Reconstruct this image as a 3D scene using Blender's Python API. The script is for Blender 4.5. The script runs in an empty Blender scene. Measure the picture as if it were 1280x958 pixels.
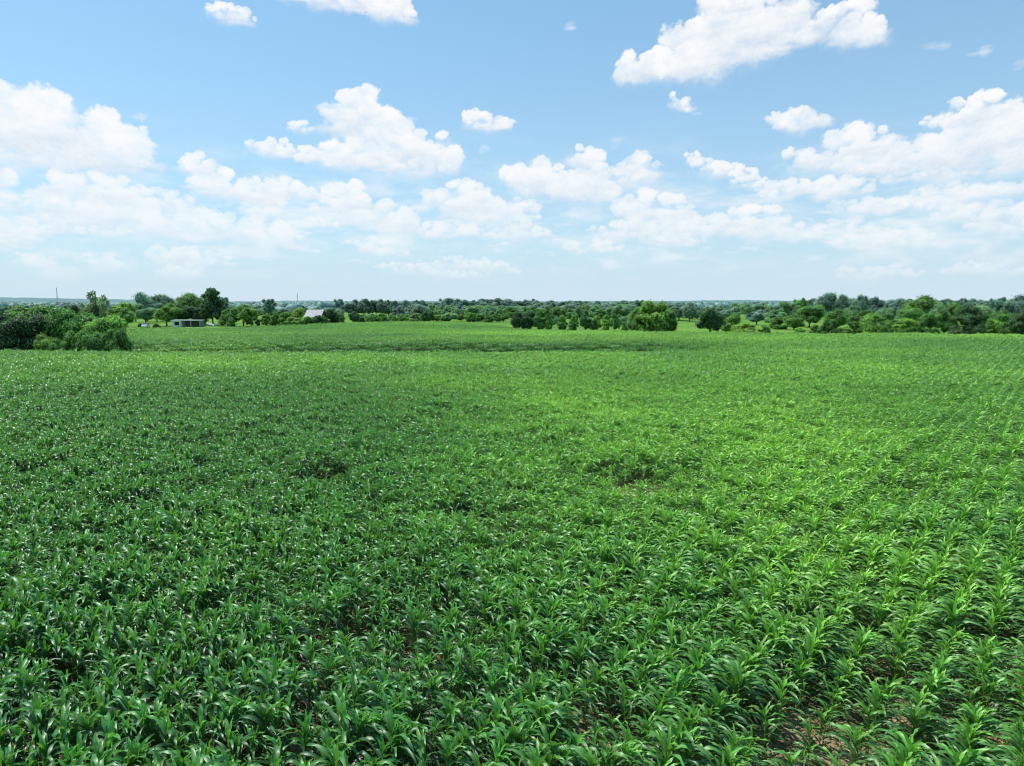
import bpy, math, random
import numpy as np
from mathutils import Vector

rng = np.random.default_rng(11)
random.seed(11)
C = bpy.context.scene.collection
R = math.radians
PI = math.pi

# ------------------------------------------------------------------ camera model
W0, H0 = 1280.0, 958.0
F = 853.0
CAM_H = 8.5
PITCH = math.atan((479.0 - 377.5) / F)


def ray(px, py):
    u = (px - W0 / 2) / F
    v = (H0 / 2 - py) / F
    c, s = math.cos(PITCH), math.sin(PITCH)
    return (u, c + v * s, -s + v * c)


def ground_hit(px, py, z=0.0):
    d = ray(px, py)
    t = (z - CAM_H) / d[2]
    return d[0] * t, d[1] * t


def at_y(px, py, Y):
    d = ray(px, py)
    t = Y / d[1]
    return d[0] * t, CAM_H + d[2] * t


def pix(x, y, z):
    c, s = math.cos(PITCH), math.sin(PITCH)
    zz = z - CAM_H
    dep = y * c - zz * s
    up = y * s + zz * c
    return W0 / 2 + F * x / dep, H0 / 2 - F * up / dep, dep


# ------------------------------------------------------------------ numpy noise
def _hash(ix, iy, seed):
    n = (ix.astype(np.int64) * 374761393 + iy.astype(np.int64) * 668265263 + seed * 1442695041) & 0x7fffffff
    n = ((n ^ (n >> 13)) * 1274126177) & 0x7fffffff
    n = ((n ^ (n >> 16)) * 2246822519) & 0x7fffffff
    return (n & 0xffffff) / float(0xffffff)


def vnoise(x, y, seed=0):
    x = np.asarray(x, dtype=float)
    y = np.asarray(y, dtype=float)
    ix = np.floor(x)
    iy = np.floor(y)
    fx = x - ix
    fy = y - iy
    fx = fx * fx * fx * (fx * (fx * 6 - 15) + 10)
    fy = fy * fy * fy * (fy * (fy * 6 - 15) + 10)
    ix = ix.astype(np.int64)
    iy = iy.astype(np.int64)

    def g(ax, ay, dx, dy):
        a = _hash(ax, ay, seed) * 2 * PI
        return np.cos(a) * dx + np.sin(a) * dy
    X = x - ix
    Y = y - iy
    a = g(ix, iy, X, Y)
    b = g(ix + 1, iy, X - 1, Y)
    c = g(ix, iy + 1, X, Y - 1)
    d = g(ix + 1, iy + 1, X - 1, Y - 1)
    return ((a * (1 - fx) + b * fx) * (1 - fy) + (c * (1 - fx) + d * fx) * fy) * 1.4


def fbm(x, y, seed=0, octv=5, gain=0.5, lac=2.03, billow=False):
    t = 0
    amp = 1.0
    tot = 0
    ca, sa = math.cos(0.6), math.sin(0.6)
    for o in range(octv):
        n = vnoise(x, y, seed + o * 17)
        if billow:
            n = 1 - 2.2 * np.abs(n)
        t = t + n * amp
        tot += amp
        amp *= gain
        x, y = (x * ca - y * sa) * lac + 5.3, (x * sa + y * ca) * lac + 1.7
    return t / tot


def sstep(a, b, x):
    t = np.clip((x - a) / (b - a), 0, 1)
    return t * t * (3 - 2 * t)


# ------------------------------------------------------------------ object helpers
def mesh_from(name, V, Fc, mats=(), attrs=None, smooth=False, mat_idx=None):
    """V (n,3) array, Fc list/array of quads or list of faces"""
    me = bpy.data.meshes.new(name)
    V = np.asarray(V, dtype=np.float32)
    if isinstance(Fc, np.ndarray):
        k = Fc.shape[1]
        nf = len(Fc)
        me.vertices.add(len(V))
        me.vertices.foreach_set('co', V.ravel())
        me.loops.add(nf * k)
        me.loops.foreach_set('vertex_index', Fc.astype(np.int32).ravel())
        me.polygons.add(nf)
        me.polygons.foreach_set('loop_start', np.arange(0, nf * k, k, dtype=np.int32))
        me.polygons.foreach_set('loop_total', np.full(nf, k, dtype=np.int32))
        me.update(calc_edges=True)
    else:
        me.from_pydata([tuple(map(float, v)) for v in V], [], [tuple(f) for f in Fc])
    for m in mats:
        me.materials.append(m)
    if attrs:
        for n, (a, typ) in attrs.items():
            at = me.attributes.new(n, typ, 'POINT')
            if typ == 'FLOAT':
                at.data.foreach_set('value', np.asarray(a, dtype=np.float32))
            elif typ == 'INT':
                at.data.foreach_set('value', np.asarray(a, dtype=np.int32))
            elif typ == 'FLOAT_COLOR':
                at.data.foreach_set('color', np.asarray(a, dtype=np.float32).ravel())
    if mat_idx is not None:
        me.polygons.foreach_set('material_index', np.asarray(mat_idx, dtype=np.int32))
    if smooth:
        me.polygons.foreach_set('use_smooth', np.ones(len(me.polygons), dtype=bool))
    me.update()
    return me


def obj(name, me, parent=None, loc=None):
    o = bpy.data.objects.new(name, me)
    C.objects.link(o)
    if parent is not None:
        o.parent = parent
    if loc is not None:
        o.location = loc
    return o


def tag(o, label=None, cat=None, group=None, kind=None):
    if label:
        o['label'] = label
    if cat:
        o['category'] = cat
    if group:
        o['group'] = group
    if kind:
        o['kind'] = kind
    return o


def empty(name, loc, rz=0.0):
    o = bpy.data.objects.new(name, None)
    o.empty_display_size = 0.2
    o.location = loc
    o.rotation_euler = (0, 0, rz)
    C.objects.link(o)
    return o


class MB:
    """collects simple shapes into one mesh"""
    def __init__(s):
        s.V = []
        s.F = []

    def add(s, vs, fs):
        b = len(s.V)
        s.V += [tuple(v) for v in vs]
        s.F += [tuple(b + i for i in f) for f in fs]

    def box(s, c, d, rz=0.0, ry=0.0):
        hx, hy, hz = d[0] / 2, d[1] / 2, d[2] / 2
        vs = []
        for z in (-hz, hz):
            for x, y in ((-hx, -hy), (hx, -hy), (hx, hy), (-hx, hy)):
                X = x * math.cos(ry) + z * math.sin(ry)
                Z = -x * math.sin(ry) + z * math.cos(ry)
                vs.append((c[0] + X * math.cos(rz) - y * math.sin(rz), c[1] + X * math.sin(rz) + y * math.cos(rz), c[2] + Z))
        s.add(vs, [(3, 2, 1, 0), (4, 5, 6, 7), (0, 1, 5, 4), (1, 2, 6, 5), (2, 3, 7, 6), (3, 0, 4, 7)])

    def tube(s, pts, rad, n=8):
        pts = [Vector(p) for p in pts]
        rings = []
        for i, p in enumerate(pts):
            t = (pts[min(i + 1, len(pts) - 1)] - pts[max(i - 1, 0)]).normalized()
            a = t.cross(Vector((0.13, 0.98, 0.1))).normalized()
            b = t.cross(a)
            r = rad[i] if hasattr(rad, '__len__') else rad
            rings.append([p + a * r * math.cos(2 * PI * k / n) + b * r * math.sin(2 * PI * k / n) for k in range(n)])
        vs = [v for rg in rings for v in rg]
        fs = []
        for i in range(len(pts) - 1):
            for k in range(n):
                fs.append((i * n + k, i * n + (k + 1) % n, (i + 1) * n + (k + 1) % n, (i + 1) * n + k))
        fs.append(tuple(range(n - 1, -1, -1)))
        fs.append(tuple((len(pts) - 1) * n + k for k in range(n)))
        s.add(vs, fs)

    def prism(s, poly, y0, y1):
        n = len(poly)
        vs = [(p[0], y0, p[1]) for p in poly] + [(p[0], y1, p[1]) for p in poly]
        fs = [tuple(range(n)), tuple(range(2 * n - 1, n - 1, -1))]
        for i in range(n):
            j = (i + 1) % n
            fs.append((i, n + i, n + j, j))
        s.add(vs, fs)

    def build(s, name, mat, parent=None, bevel=0.0, smooth=False):
        me = mesh_from(name, s.V, s.F, [mat], smooth=smooth)
        o = obj(name, me, parent)
        if bevel:
            md = o.modifiers.new('bevel', 'BEVEL')
            md.width = bevel
            md.segments = 2
            md.limit_method = 'ANGLE'
        return o


# ------------------------------------------------------------------ materials
def newmat(name):
    m = bpy.data.materials.new(name)
    m.use_nodes = True
    nt = m.node_tree
    nt.nodes.clear()
    return m, nt


def N(nt, t, **kw):
    n = nt.nodes.new(t)
    for k, v in kw.items():
        if k == 'ins':
            for kk, vv in v.items():
                n.inputs[kk].default_value = vv
        else:
            setattr(n, k, v)
    return n


def mixc(nt, fac, a, b, blend='MIX'):
    n = nt.nodes.new('ShaderNodeMix')
    n.data_type = 'RGBA'
    n.blend_type = blend
    for sock, v in ((n.inputs[0], fac), (n.inputs[6], a), (n.inputs[7], b)):
        if isinstance(v, bpy.types.NodeSocket):
            nt.links.new(v, sock)
        elif hasattr(v, '__len__'):
            sock.default_value = (*v, 1.0)
        else:
            sock.default_value = v
    return n.outputs[2]


def mth(nt, op, a, b=0.0, c=None, clamp=False):
    n = nt.nodes.new('ShaderNodeMath')
    n.operation = op
    n.use_clamp = clamp
    for i, v in enumerate((a, b, c)):
        if v is None:
            continue
        if isinstance(v, bpy.types.NodeSocket):
            nt.links.new(v, n.inputs[i])
        else:
            n.inputs[i].default_value = v
    return n.outputs[0]


def maprange(nt, v, a, b, c=0.0, d=1.0):
    n = nt.nodes.new('ShaderNodeMapRange')
    nt.links.new(v, n.inputs[0])
    for i, x in enumerate((a, b, c, d)):
        n.inputs[i + 1].default_value = x
    return n.outputs[0]


def noise(nt, vec, scale, detail=3.0, rough=0.55):
    n = nt.nodes.new('ShaderNodeTexNoise')
    n.inputs['Scale'].default_value = scale
    n.inputs['Detail'].default_value = detail
    n.inputs['Roughness'].default_value = rough
    if vec is not None:
        nt.links.new(vec, n.inputs['Vector'])
    return n.outputs[0]


def plain(name, col, rough=0.6, metal=0.0, var=0.25, scale=3.0, spec=0.4, bump=0.0):
    m, nt = newmat(name)
    tc = N(nt, 'ShaderNodeTexCoord').outputs['Object']
    n1 = noise(nt, tc, scale, 5.0, 0.65)
    f = maprange(nt, n1, 0.3, 0.7)
    c = mixc(nt, f, tuple(x * (1 - var) for x in col), tuple(min(1, x * (1 + var * 0.5)) for x in col))
    p = N(nt, 'ShaderNodeBsdfPrincipled', ins={'Roughness': rough, 'Metallic': metal, 'Specular IOR Level': spec})
    nt.links.new(c, p.inputs['Base Color'])
    if bump:
        b = N(nt, 'ShaderNodeBump', ins={'Strength': bump, 'Distance': 0.02})
        nt.links.new(n1, b.inputs['Height'])
        nt.links.new(b.outputs[0], p.inputs['Normal'])
    o = N(nt, 'ShaderNodeOutputMaterial')
    nt.links.new(p.outputs[0], o.inputs[0])
    return m


def corn_tint(nt):
    """slow crop colour changes and painted shade over the field, from the world position"""
    pos = N(nt, 'ShaderNodeNewGeometry').outputs['Position']
    sx = N(nt, 'ShaderNodeSeparateXYZ')
    nt.links.new(pos, sx.inputs[0])
    big = noise(nt, pos, 0.03, 2.0)
    mid = noise(nt, pos, 0.16, 3.0)
    side = maprange(nt, mth(nt, 'DIVIDE', sx.outputs[0], mth(nt, 'ADD', mth(nt, 'ABSOLUTE', sx.outputs[1]), 4.0)), -0.55, 0.45)
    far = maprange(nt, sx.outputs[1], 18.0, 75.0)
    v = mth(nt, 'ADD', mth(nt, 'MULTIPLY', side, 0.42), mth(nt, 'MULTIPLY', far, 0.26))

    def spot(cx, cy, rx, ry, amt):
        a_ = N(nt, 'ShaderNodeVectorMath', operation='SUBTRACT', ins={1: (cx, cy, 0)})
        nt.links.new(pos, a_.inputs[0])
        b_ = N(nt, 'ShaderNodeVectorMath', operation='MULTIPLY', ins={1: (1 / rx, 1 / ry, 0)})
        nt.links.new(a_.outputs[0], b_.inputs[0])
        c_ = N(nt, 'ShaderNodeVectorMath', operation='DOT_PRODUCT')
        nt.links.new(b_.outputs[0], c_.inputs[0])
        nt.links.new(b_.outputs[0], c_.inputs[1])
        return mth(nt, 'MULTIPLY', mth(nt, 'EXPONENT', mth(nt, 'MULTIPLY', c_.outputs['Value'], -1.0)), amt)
    # cloud shadow painted in at left, lush yellow green swath centre right, painted shade in the hollow, the crest behind it
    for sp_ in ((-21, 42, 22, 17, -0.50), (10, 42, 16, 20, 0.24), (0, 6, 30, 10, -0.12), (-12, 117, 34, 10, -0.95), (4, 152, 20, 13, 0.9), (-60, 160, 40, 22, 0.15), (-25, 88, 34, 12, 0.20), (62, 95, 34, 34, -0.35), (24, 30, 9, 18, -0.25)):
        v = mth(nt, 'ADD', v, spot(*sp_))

    # long faint drifts in the field beyond the hollow
    sv = N(nt, 'ShaderNodeVectorMath', operation='MULTIPLY', ins={1: (0.012, 0.06, 0.0)})
    nt.links.new(pos, sv.inputs[0])
    dr = noise(nt, sv.outputs[0], 1.0, 2.0)
    farm = maprange(nt, sx.outputs[1], 90.0, 115.0)
    v = mth(nt, 'ADD', v, mth(nt, 'MULTIPLY', farm, mth(nt, 'MULTIPLY', mth(nt, 'SUBTRACT', dr, 0.5), 1.6)))
    v = mth(nt, 'ADD', v, mth(nt, 'MULTIPLY', mth(nt, 'SUBTRACT', big, 0.5), 1.5))
    v = mth(nt, 'ADD', v, mth(nt, 'MULTIPLY', mth(nt, 'SUBTRACT', mid, 0.5), 0.7))
    return mth(nt, 'ADD', v, 0.06, clamp=True), sx


def corn_material():
    m, nt = newmat('corn_leaf')
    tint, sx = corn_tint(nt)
    age = N(nt, 'ShaderNodeAttribute', attribute_name='age').outputs['Fac']
    rib = N(nt, 'ShaderNodeAttribute', attribute_name='rib').outputs['Fac']
    rnd = N(nt, 'ShaderNodeObjectInfo').outputs['Random']
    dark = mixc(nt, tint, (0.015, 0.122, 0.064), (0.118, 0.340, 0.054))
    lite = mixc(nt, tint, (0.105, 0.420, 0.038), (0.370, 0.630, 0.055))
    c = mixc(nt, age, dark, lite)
    low_ = mth(nt, 'MULTIPLY', maprange(nt, age, 0.08, 0.36, 0.20, 1.28), maprange(nt, tint, 0.0, 1.0, 0.76, 1.22))  # painted shade: darkens the lower leaves and the low-tint areas
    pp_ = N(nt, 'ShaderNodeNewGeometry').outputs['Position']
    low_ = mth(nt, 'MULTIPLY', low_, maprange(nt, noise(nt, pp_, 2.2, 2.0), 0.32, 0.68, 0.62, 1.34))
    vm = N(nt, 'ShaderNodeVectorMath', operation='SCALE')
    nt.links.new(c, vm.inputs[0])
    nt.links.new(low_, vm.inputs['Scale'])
    # distance haze painted into the leaf colour, stronger farther back
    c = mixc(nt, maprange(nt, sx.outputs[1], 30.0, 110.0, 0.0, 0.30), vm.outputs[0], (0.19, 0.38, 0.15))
    c = mixc(nt, mth(nt, 'MULTIPLY', rnd, 0.22), c, (0.16, 0.28, 0.05))
    ribf = maprange(nt, rib, 0.0, 0.16, 0.45, 0.0)
    c = mixc(nt, ribf, c, (0.28, 0.46, 0.18))
    # withered lowest leaves and dry blotches
    gp = N(nt, 'ShaderNodeNewGeometry').outputs['Position']
    bl = noise(nt, gp, 6.0, 3.0)
    dry = maprange(nt, mth(nt, 'ADD', age, mth(nt, 'MULTIPLY', bl, 0.5)), 0.10, 0.02, 0.0, 1.0)
    c = mixc(nt, dry, c, (0.36, 0.27, 0.10))
    p = N(nt, 'ShaderNodeBsdfPrincipled', ins={'Roughness': 0.43, 'Specular IOR Level': 0.66})
    nt.links.new(c, p.inputs['Base Color'])
    tr = N(nt, 'ShaderNodeBsdfTranslucent')
    tc = mixc(nt, 0.35, c, (0.30, 0.55, 0.04))
    nt.links.new(tc, tr.inputs[0])
    mx = N(nt, 'ShaderNodeMixShader', ins={0: 0.32})
    nt.links.new(p.outputs[0], mx.inputs[1])
    nt.links.new(tr.outputs[0], mx.inputs[2])
    o = N(nt, 'ShaderNodeOutputMaterial')
    nt.links.new(mx.outputs[0], o.inputs[0])
    return m


def foliage_material():
    m, nt = newmat('tree_foliage')
    
    oi = N(nt, 'ShaderNodeObjectInfo')
    pos = N(nt, 'ShaderNodeNewGeometry').outputs['Position']
    n = noise(nt, pos, 0.45, 4.0)
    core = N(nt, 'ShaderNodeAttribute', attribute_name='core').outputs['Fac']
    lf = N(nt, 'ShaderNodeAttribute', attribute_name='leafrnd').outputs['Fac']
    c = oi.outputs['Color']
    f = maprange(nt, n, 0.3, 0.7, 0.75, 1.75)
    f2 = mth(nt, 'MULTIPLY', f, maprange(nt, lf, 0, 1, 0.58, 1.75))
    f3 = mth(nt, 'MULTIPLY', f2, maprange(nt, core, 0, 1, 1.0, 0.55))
    vm = N(nt, 'ShaderNodeVectorMath', operation='SCALE')
    nt.links.new(c, vm.inputs[0])
    nt.links.new(f3, vm.inputs['Scale'])
    d = N(nt, 'ShaderNodeBsdfPrincipled', ins={'Roughness': 0.6, 'Specular IOR Level': 0.25})
    nt.links.new(vm.outputs[0], d.inputs['Base Color'])
    tr = N(nt, 'ShaderNodeBsdfTranslucent')
    tcol = mixc(nt, 0.6, vm.outputs[0], (1.25, 1.15, 0.5), 'MULTIPLY')
    nt.links.new(tcol, tr.inputs[0])
    mx = N(nt, 'ShaderNodeMixShader', ins={0: 0.28})
    nt.links.new(d.outputs[0], mx.inputs[1])
    nt.links.new(tr.outputs[0], mx.inputs[2])
    o = N(nt, 'ShaderNodeOutputMaterial')
    nt.links.new(mx.outputs[0], o.inputs[0])
    return m


def ground_material():
    m, nt = newmat('ground_soil_and_grass')
    pos = N(nt, 'ShaderNodeNewGeometry').outputs['Position']
    soil = N(nt, 'ShaderNodeAttribute', attribute_name='soil').outputs['Fac']
    wood = N(nt, 'ShaderNodeAttribute', attribute_name='wood').outputs['Fac']
    n1 = noise(nt, pos, 1.3, 6.0, 0.65)
    n2 = noise(nt, pos, 14.0, 4.0, 0.7)
    n3 = noise(nt, pos, 45.0, 3.0, 0.7)
    s = mixc(nt, maprange(nt, n1, 0.35, 0.65), (0.30, 0.200, 0.100), (0.56, 0.420, 0.24))
    s = mixc(nt, maprange(nt, n2, 0.4, 0.60, 0.7, 0.0), s, (0.11, 0.07, 0.04))
    vo = N(nt, 'ShaderNodeTexVoronoi', feature='DISTANCE_TO_EDGE', ins={'Scale': 5.0})
    nt.links.new(pos, vo.inputs['Vector'])
    s = mixc(nt, maprange(nt, vo.outputs['Distance'], 0.0, 0.05, 0.55, 0.0), s, (0.07, 0.045, 0.03))
    s = mixc(nt, maprange(nt, n3, 0.62, 0.72, 0.0, 0.6), s, (0.50, 0.40, 0.25))
    g1 = noise(nt, pos, 0.02, 5.0, 0.6)
    g2 = noise(nt, pos, 0.7, 5.0, 0.7)
    g = mixc(nt, maprange(nt, g1, 0.4, 0.6), (0.12, 0.27, 0.04), (0.20, 0.36, 0.05))
    g = mixc(nt, maprange(nt, g2, 0.35, 0.7, 0.55, 0.0), g, (0.035, 0.09, 0.02))
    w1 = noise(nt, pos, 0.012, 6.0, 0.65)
    w = mixc(nt, maprange(nt, w1, 0.4, 0.6), (0.10, 0.19, 0.19), (0.14, 0.24, 0.23))  # bluish distance haze mixed into the hill colour
    bare = N(nt, 'ShaderNodeAttribute', attribute_name='bare').outputs['Fac']
    s = mixc(nt, bare, mixc(nt, 0.72, s, (0.055, 0.038, 0.026)), s)  # soil under the stand darkened to paint in the plants' shade
    c = mixc(nt, soil, g, s)
    c = mixc(nt, wood, c, w)
    p = N(nt, 'ShaderNodeBsdfPrincipled', ins={'Roughness': 0.95, 'Specular IOR Level': 0.1})
    nt.links.new(c, p.inputs['Base Color'])
    b = N(nt, 'ShaderNodeBump', ins={'Strength': 0.9, 'Distance': 0.06})
    nt.links.new(mth(nt, 'ADD', n2, mth(nt, 'MULTIPLY', n1, 2.0)), b.inputs['Height'])
    nt.links.new(b.outputs[0], p.inputs['Normal'])
    o = N(nt, 'ShaderNodeOutputMaterial')
    nt.links.new(p.outputs[0], o.inputs[0])
    return m


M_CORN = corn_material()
M_STALK = plain('corn_stalk_green', (0.10, 0.21, 0.05), 0.5, var=0.3, scale=8)
M_FOL = foliage_material()
M_BARK = plain('bark', (0.10, 0.08, 0.06), 0.9, var=0.45, scale=5)
M_GROUND = ground_material()

# ------------------------------------------------------------------ terrain
def terrain(x, y):
    x = np.asarray(x, dtype=float)
    y = np.asarray(y, dtype=float)
    d = np.hypot(x, y)
    h = 0.35 * vnoise(x / 60 + 3.1, y / 60 + 1.2, 5) * sstep(30, 90, d)
    # shallow dip behind the first field, crest beyond it
    left = 1 - sstep(20, 60, x)
    h = h - 1.7 * np.exp(-((y - 113) / 8.5) ** 2) * left
    h = h + 0.5 * np.exp(-((y - 215) / 30.0) ** 2) * np.exp(-((x + 30) / 45.0) ** 2)
    # land falls a little past the hedges, rolling hills on the horizon
    far = sstep(900, 2300, d)
    az = np.degrees(np.arctan2(x, y))
    hills = 12 + 4 * vnoise(az / 6.0, az * 0 + 0.5, 9) + 2.0 * vnoise(az / 0.9, d / 700, 8) + 14 * sstep(-22, -38, az)
    rough = 3.2 * fbm(x / 60, y / 60, 21, 3)
    h = h + far * (hills * sstep(1500, 3200, d) + rough)
    return h


def field_edge_y(x, y):
    """is (x,y) inside the corn field"""
    edge = [(-900, 434), (-10, 433), (140, 434), (166, 433), (172, 411), (330, 410), (430, 406), (470, 405.2), (560, 404.8), (620, 408), (660, 413), (820, 415.5), (960, 417), (1280, 419), (2200, 420)]
    P = [ground_hit(a, b, 1.25) for a, b in edge]
    ex = np.array([p[0] / p[1] for p in P])
    ey = np.array([p[1] for p in P])
    lim = np.interp(x / np.maximum(y, 1e-3), ex, ey)
    return (y < lim + 1.2 * np.sin(x * 0.31)) & (y > -60)


def gridmesh_ground():
    az = np.concatenate([np.linspace(-180, -62, 60, endpoint=False), np.linspace(-62, 62, 900, endpoint=False), np.linspace(62, 180, 61)])[:-1]
    rad = np.concatenate([[0.5], np.geomspace(3, 300, 210), np.geomspace(310, 9000, 150)])
    A, Rr = np.meshgrid(np.radians(az), rad)
    X = Rr * np.sin(A)
    Y = Rr * np.cos(A)
    Z = terrain(X, Y)
    # clods and low ridges of the tilled soil near the camera
    near = 1 - sstep(25, 45, Rr)
    Z = Z + near * 0.03 * fbm(X * 3, Y * 3, 4, 3)
    V = np.stack([X.ravel(), Y.ravel(), Z.ravel()], 1)
    nr, na = A.shape
    i = np.arange(nr - 1)[:, None] * na
    j = np.arange(na)[None, :]
    jn = (j + 1) % na
    Fq = np.stack([(i + j), (i + jn), (i + na + jn), (i + na + j)], -1).reshape(-1, 4)[:, ::-1]
    V = np.vstack([V, [[0, 0, 0]]])
    bare = np.append(np.clip(gapf(X.ravel(), Y.ravel()) * 1.3, 0, 1), 1)
    soil = np.append(field_edge_y(X.ravel(), Y.ravel()).astype(float), 1)
    d = np.append(Rr.ravel(), 0)
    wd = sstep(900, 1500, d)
    me = mesh_from('ground', V, Fq, [M_GROUND], {'soil': (soil, 'FLOAT'), 'bare': (bare, 'FLOAT'), 'wood': (wd, 'FLOAT')}, smooth=True)
    # centre fan
    o = obj('ground', me)
    tag(o, 'wide gently rolling ground under the corn and meadows out to the hills', kind='structure')
    return o




# ------------------------------------------------------------------ corn plants
def leaf_geo(r, base_h, az, L, Wd, th0, bend, segs, nv=3, roll=0.0, z_off=0.0, age=0.0, curl=0.0):
    s = np.linspace(0, 1, segs + 1)
    th = th0 + bend * s ** 1.35
    ds = L / segs
    rr = np.concatenate([[0], np.cumsum(np.sin((th[:-1] + th[1:]) / 2) * ds)])
    zz = np.concatenate([[0], np.cumsum(np.cos((th[:-1] + th[1:]) / 2) * ds)])
    w = Wd * 1.45 * (s + 0.06) ** 0.32 * np.maximum(1 - s, 0.0) ** 0.72 * 0.5
    w[0] = Wd * 0.28
    side_ang = curl * s + roll
    ph = r.uniform(0, 6.28)
    out = []
    rib = []
    for k in range(nv):
        t = -1 + 2 * k / (nv - 1)
        fold = abs(t) * 0.45 * w * (1 - 0.6 * s)
        wave = abs(t) * 0.017 * np.sin(s * 17 + ph + t)
        lat = t * w
        up = fold + wave
        # local frame: tangent(rr,zz), normal = perpendicular up
        nx = -np.cos(th)
        nz = np.sin(th)
        la = lat * np.cos(side_ang) - up * np.sin(side_ang)
        un = lat * np.sin(side_ang) + up * np.cos(side_ang)
        x = rr + nx * un * 1.0
        y = la
        z = zz + nz * un
        out.append(np.stack([x, y, z], 1))
        rib.append(np.full(segs + 1, abs(t)))
    V = np.stack(out, 1)  # seg, nv, 3
    ca, sa = math.cos(az), math.sin(az)
    X = V[..., 0] * ca - V[..., 1] * sa
    Y = V[..., 0] * sa + V[..., 1] * ca
    V = np.stack([X, Y, V[..., 2] + base_h], -1)
    n = nv
    i = np.arange(segs)[:, None] * n
    k = np.arange(n - 1)[None, :]
    Fq = np.stack([i + k, i + k + 1, i + n + k + 1, i + n + k], -1).reshape(-1, 4)
    return V.reshape(-1, 3), Fq, np.stack(rib, 1).ravel(), np.full((segs + 1) * n, age)


ROWDIR = math.atan((1330 - 640) / F)          # azimuth of the crop rows, to the right of +Y
RU = (math.sin(ROWDIR), math.cos(ROWDIR))     # along the row
RN = (math.cos(ROWDIR), -math.sin(ROWDIR))    # across the rows
ACROSS = math.atan2(RN[1], RN[0])


def plant_parts(seed, lod=0):
    r = np.random.default_rng(seed)
    segs = (8, 3)[lod]
    nv = (3, 2)[lod]
    nl = (10, 6)[lod]
    nw = (4, 3)[lod]
    fol, who = [], []
    face = ACROSS + r.normal(0, 0.35)
    for i in range(nl):
        t = i / (nl - 1)
        az = face + (i % 2) * PI + r.normal(0, 0.38)
        L = (0.42 + 0.35 * math.sin(PI * (0.15 + 0.72 * t))) * r.uniform(0.88, 1.12)
        wd = (0.064 + 0.032 * t) * r.uniform(0.9, 1.1) * (1, 1.35)[lod]
        th0 = R(r.uniform(22, 40) - 12 * t)
        bend = R(r.uniform(105, 155) - 6 * t)
        fol.append(leaf_geo(r, 0.14 + 0.76 * t, az, L, wd, th0, bend, segs, nv, roll=r.normal(0, 0.22), age=0.06 + 0.32 * t + r.uniform(-0.08, 0.1) * (1, 3.5)[lod], curl=r.normal(0, 0.5)))
    if lod == 0 and r.random() < 0.6:
        fol.append(leaf_geo(r, 0.10, face + r.uniform(0, 6.3), 0.40, 0.05, R(70), R(80), segs, nv, roll=r.normal(0, .5), age=-0.4, curl=1.5))
    for i in range(nw):
        t = i / max(1, nw - 1)
        az = face + (i % 2) * PI + r.normal(0, 0.6)
        L = (0.54 - 0.16 * t) * r.uniform(0.85, 1.15)
        wd = (0.092 - 0.026 * t) * (1, 1.3)[lod]
        th0 = R(r.uniform(14, 24) * (1 - 0.75 * t))
        bend = R(r.uniform(60, 130) * (1 - 0.6 * t))
        who.append(leaf_geo(r, 0.88 + 0.06 * t, az, L, wd, th0, bend, segs, nv, roll=r.normal(0, 0.25), age=0.62 + 0.38 * t + (0, r.uniform(-.3, .25))[lod], curl=r.normal(0, 0.7)))
    return fol, who


def merge(parts):
    V, Fq, rb, ag = [], [], [], []
    b = 0
    for v, f, a, g in parts:
        V.append(v)
        Fq.append(f + b)
        rb.append(a)
        ag.append(g)
        b += len(v)
    return np.vstack(V), np.vstack(Fq), np.concatenate(rb), np.concatenate(ag)


def stalk_geo(seed, lod=0):
    n = (6, 3)[lod]
    hs = np.array([(-0.12, 0.25, 0.60, 0.94), (-0.05, 0.93)][lod])
    rd = np.array([(0.014, 0.013, 0.011, 0.008), (0.014, 0.009)][lod])
    a = np.arange(n) * 2 * PI / n
    V = np.stack([np.outer(rd, np.cos(a)), np.outer(rd, np.sin(a)), np.repeat(hs[:, None], n, 1)], -1)
    i = np.arange(len(hs) - 1)[:, None] * n
    k = np.arange(n)[None, :]
    kn = (k + 1) % n
    Fq = np.stack([i + k, i + kn, i + n + kn, i + n + k], -1).reshape(-1, 4)
    nvt = len(hs) * n
    return V.reshape(-1, 3), Fq, np.full(nvt, 1.0), np.full(nvt, 0.75)


NVAR = 9
variants = []
for k in range(NVAR):
    f, w = plant_parts(100 + k)
    variants.append((merge(f), merge(w), stalk_geo(k)))

# spots with thin stands and bare soil, read off the photograph: (px, py, radius m, strength)
gaps = []
for px, py, rad, st in [(1050, 915, 0.95, 1.0), (975, 945, 0.95, 1.0), (1115, 860, 0.65, 0.9), (1225, 890, 0.4, 0.7), (1075, 800, 0.6, 0.8), (1140, 945, 0.6, .9), (1000, 880, 0.6, .8), (930, 925, .5, .7),
                        (760, 905, 0.7, 0.7), (770, 940, .6, .6), (400, 605, 1.6, 1.0), (470, 650, 1.0, 0.7), (505, 825, 0.55, 0.9), (440, 800, 0.8, 0.6), (560, 785, 0.5, 0.8),
                        (610, 655, 1.3, 0.8), (795, 608, 1.9, 1.0), (640, 680, 0.8, 0.6), (875, 600, 1.2, 0.6), (225, 565, 1.5, 0.6), (1120, 620, 1.4, 0.6), (290, 620, 1.0, 0.5),
                        (165, 645, 0.9, 0.7), (90, 860, 0.7, 0.5), (1270, 820, 0.7, 0.6), (520, 560, 1.4, .4), (950, 660, 0.8, 0.5), (700, 870, .7, .5), (60, 600, 1.2, .5)]:
    x, y = ground_hit(px, py, 0.5)
    gaps.append((x, y, rad, st))


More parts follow.
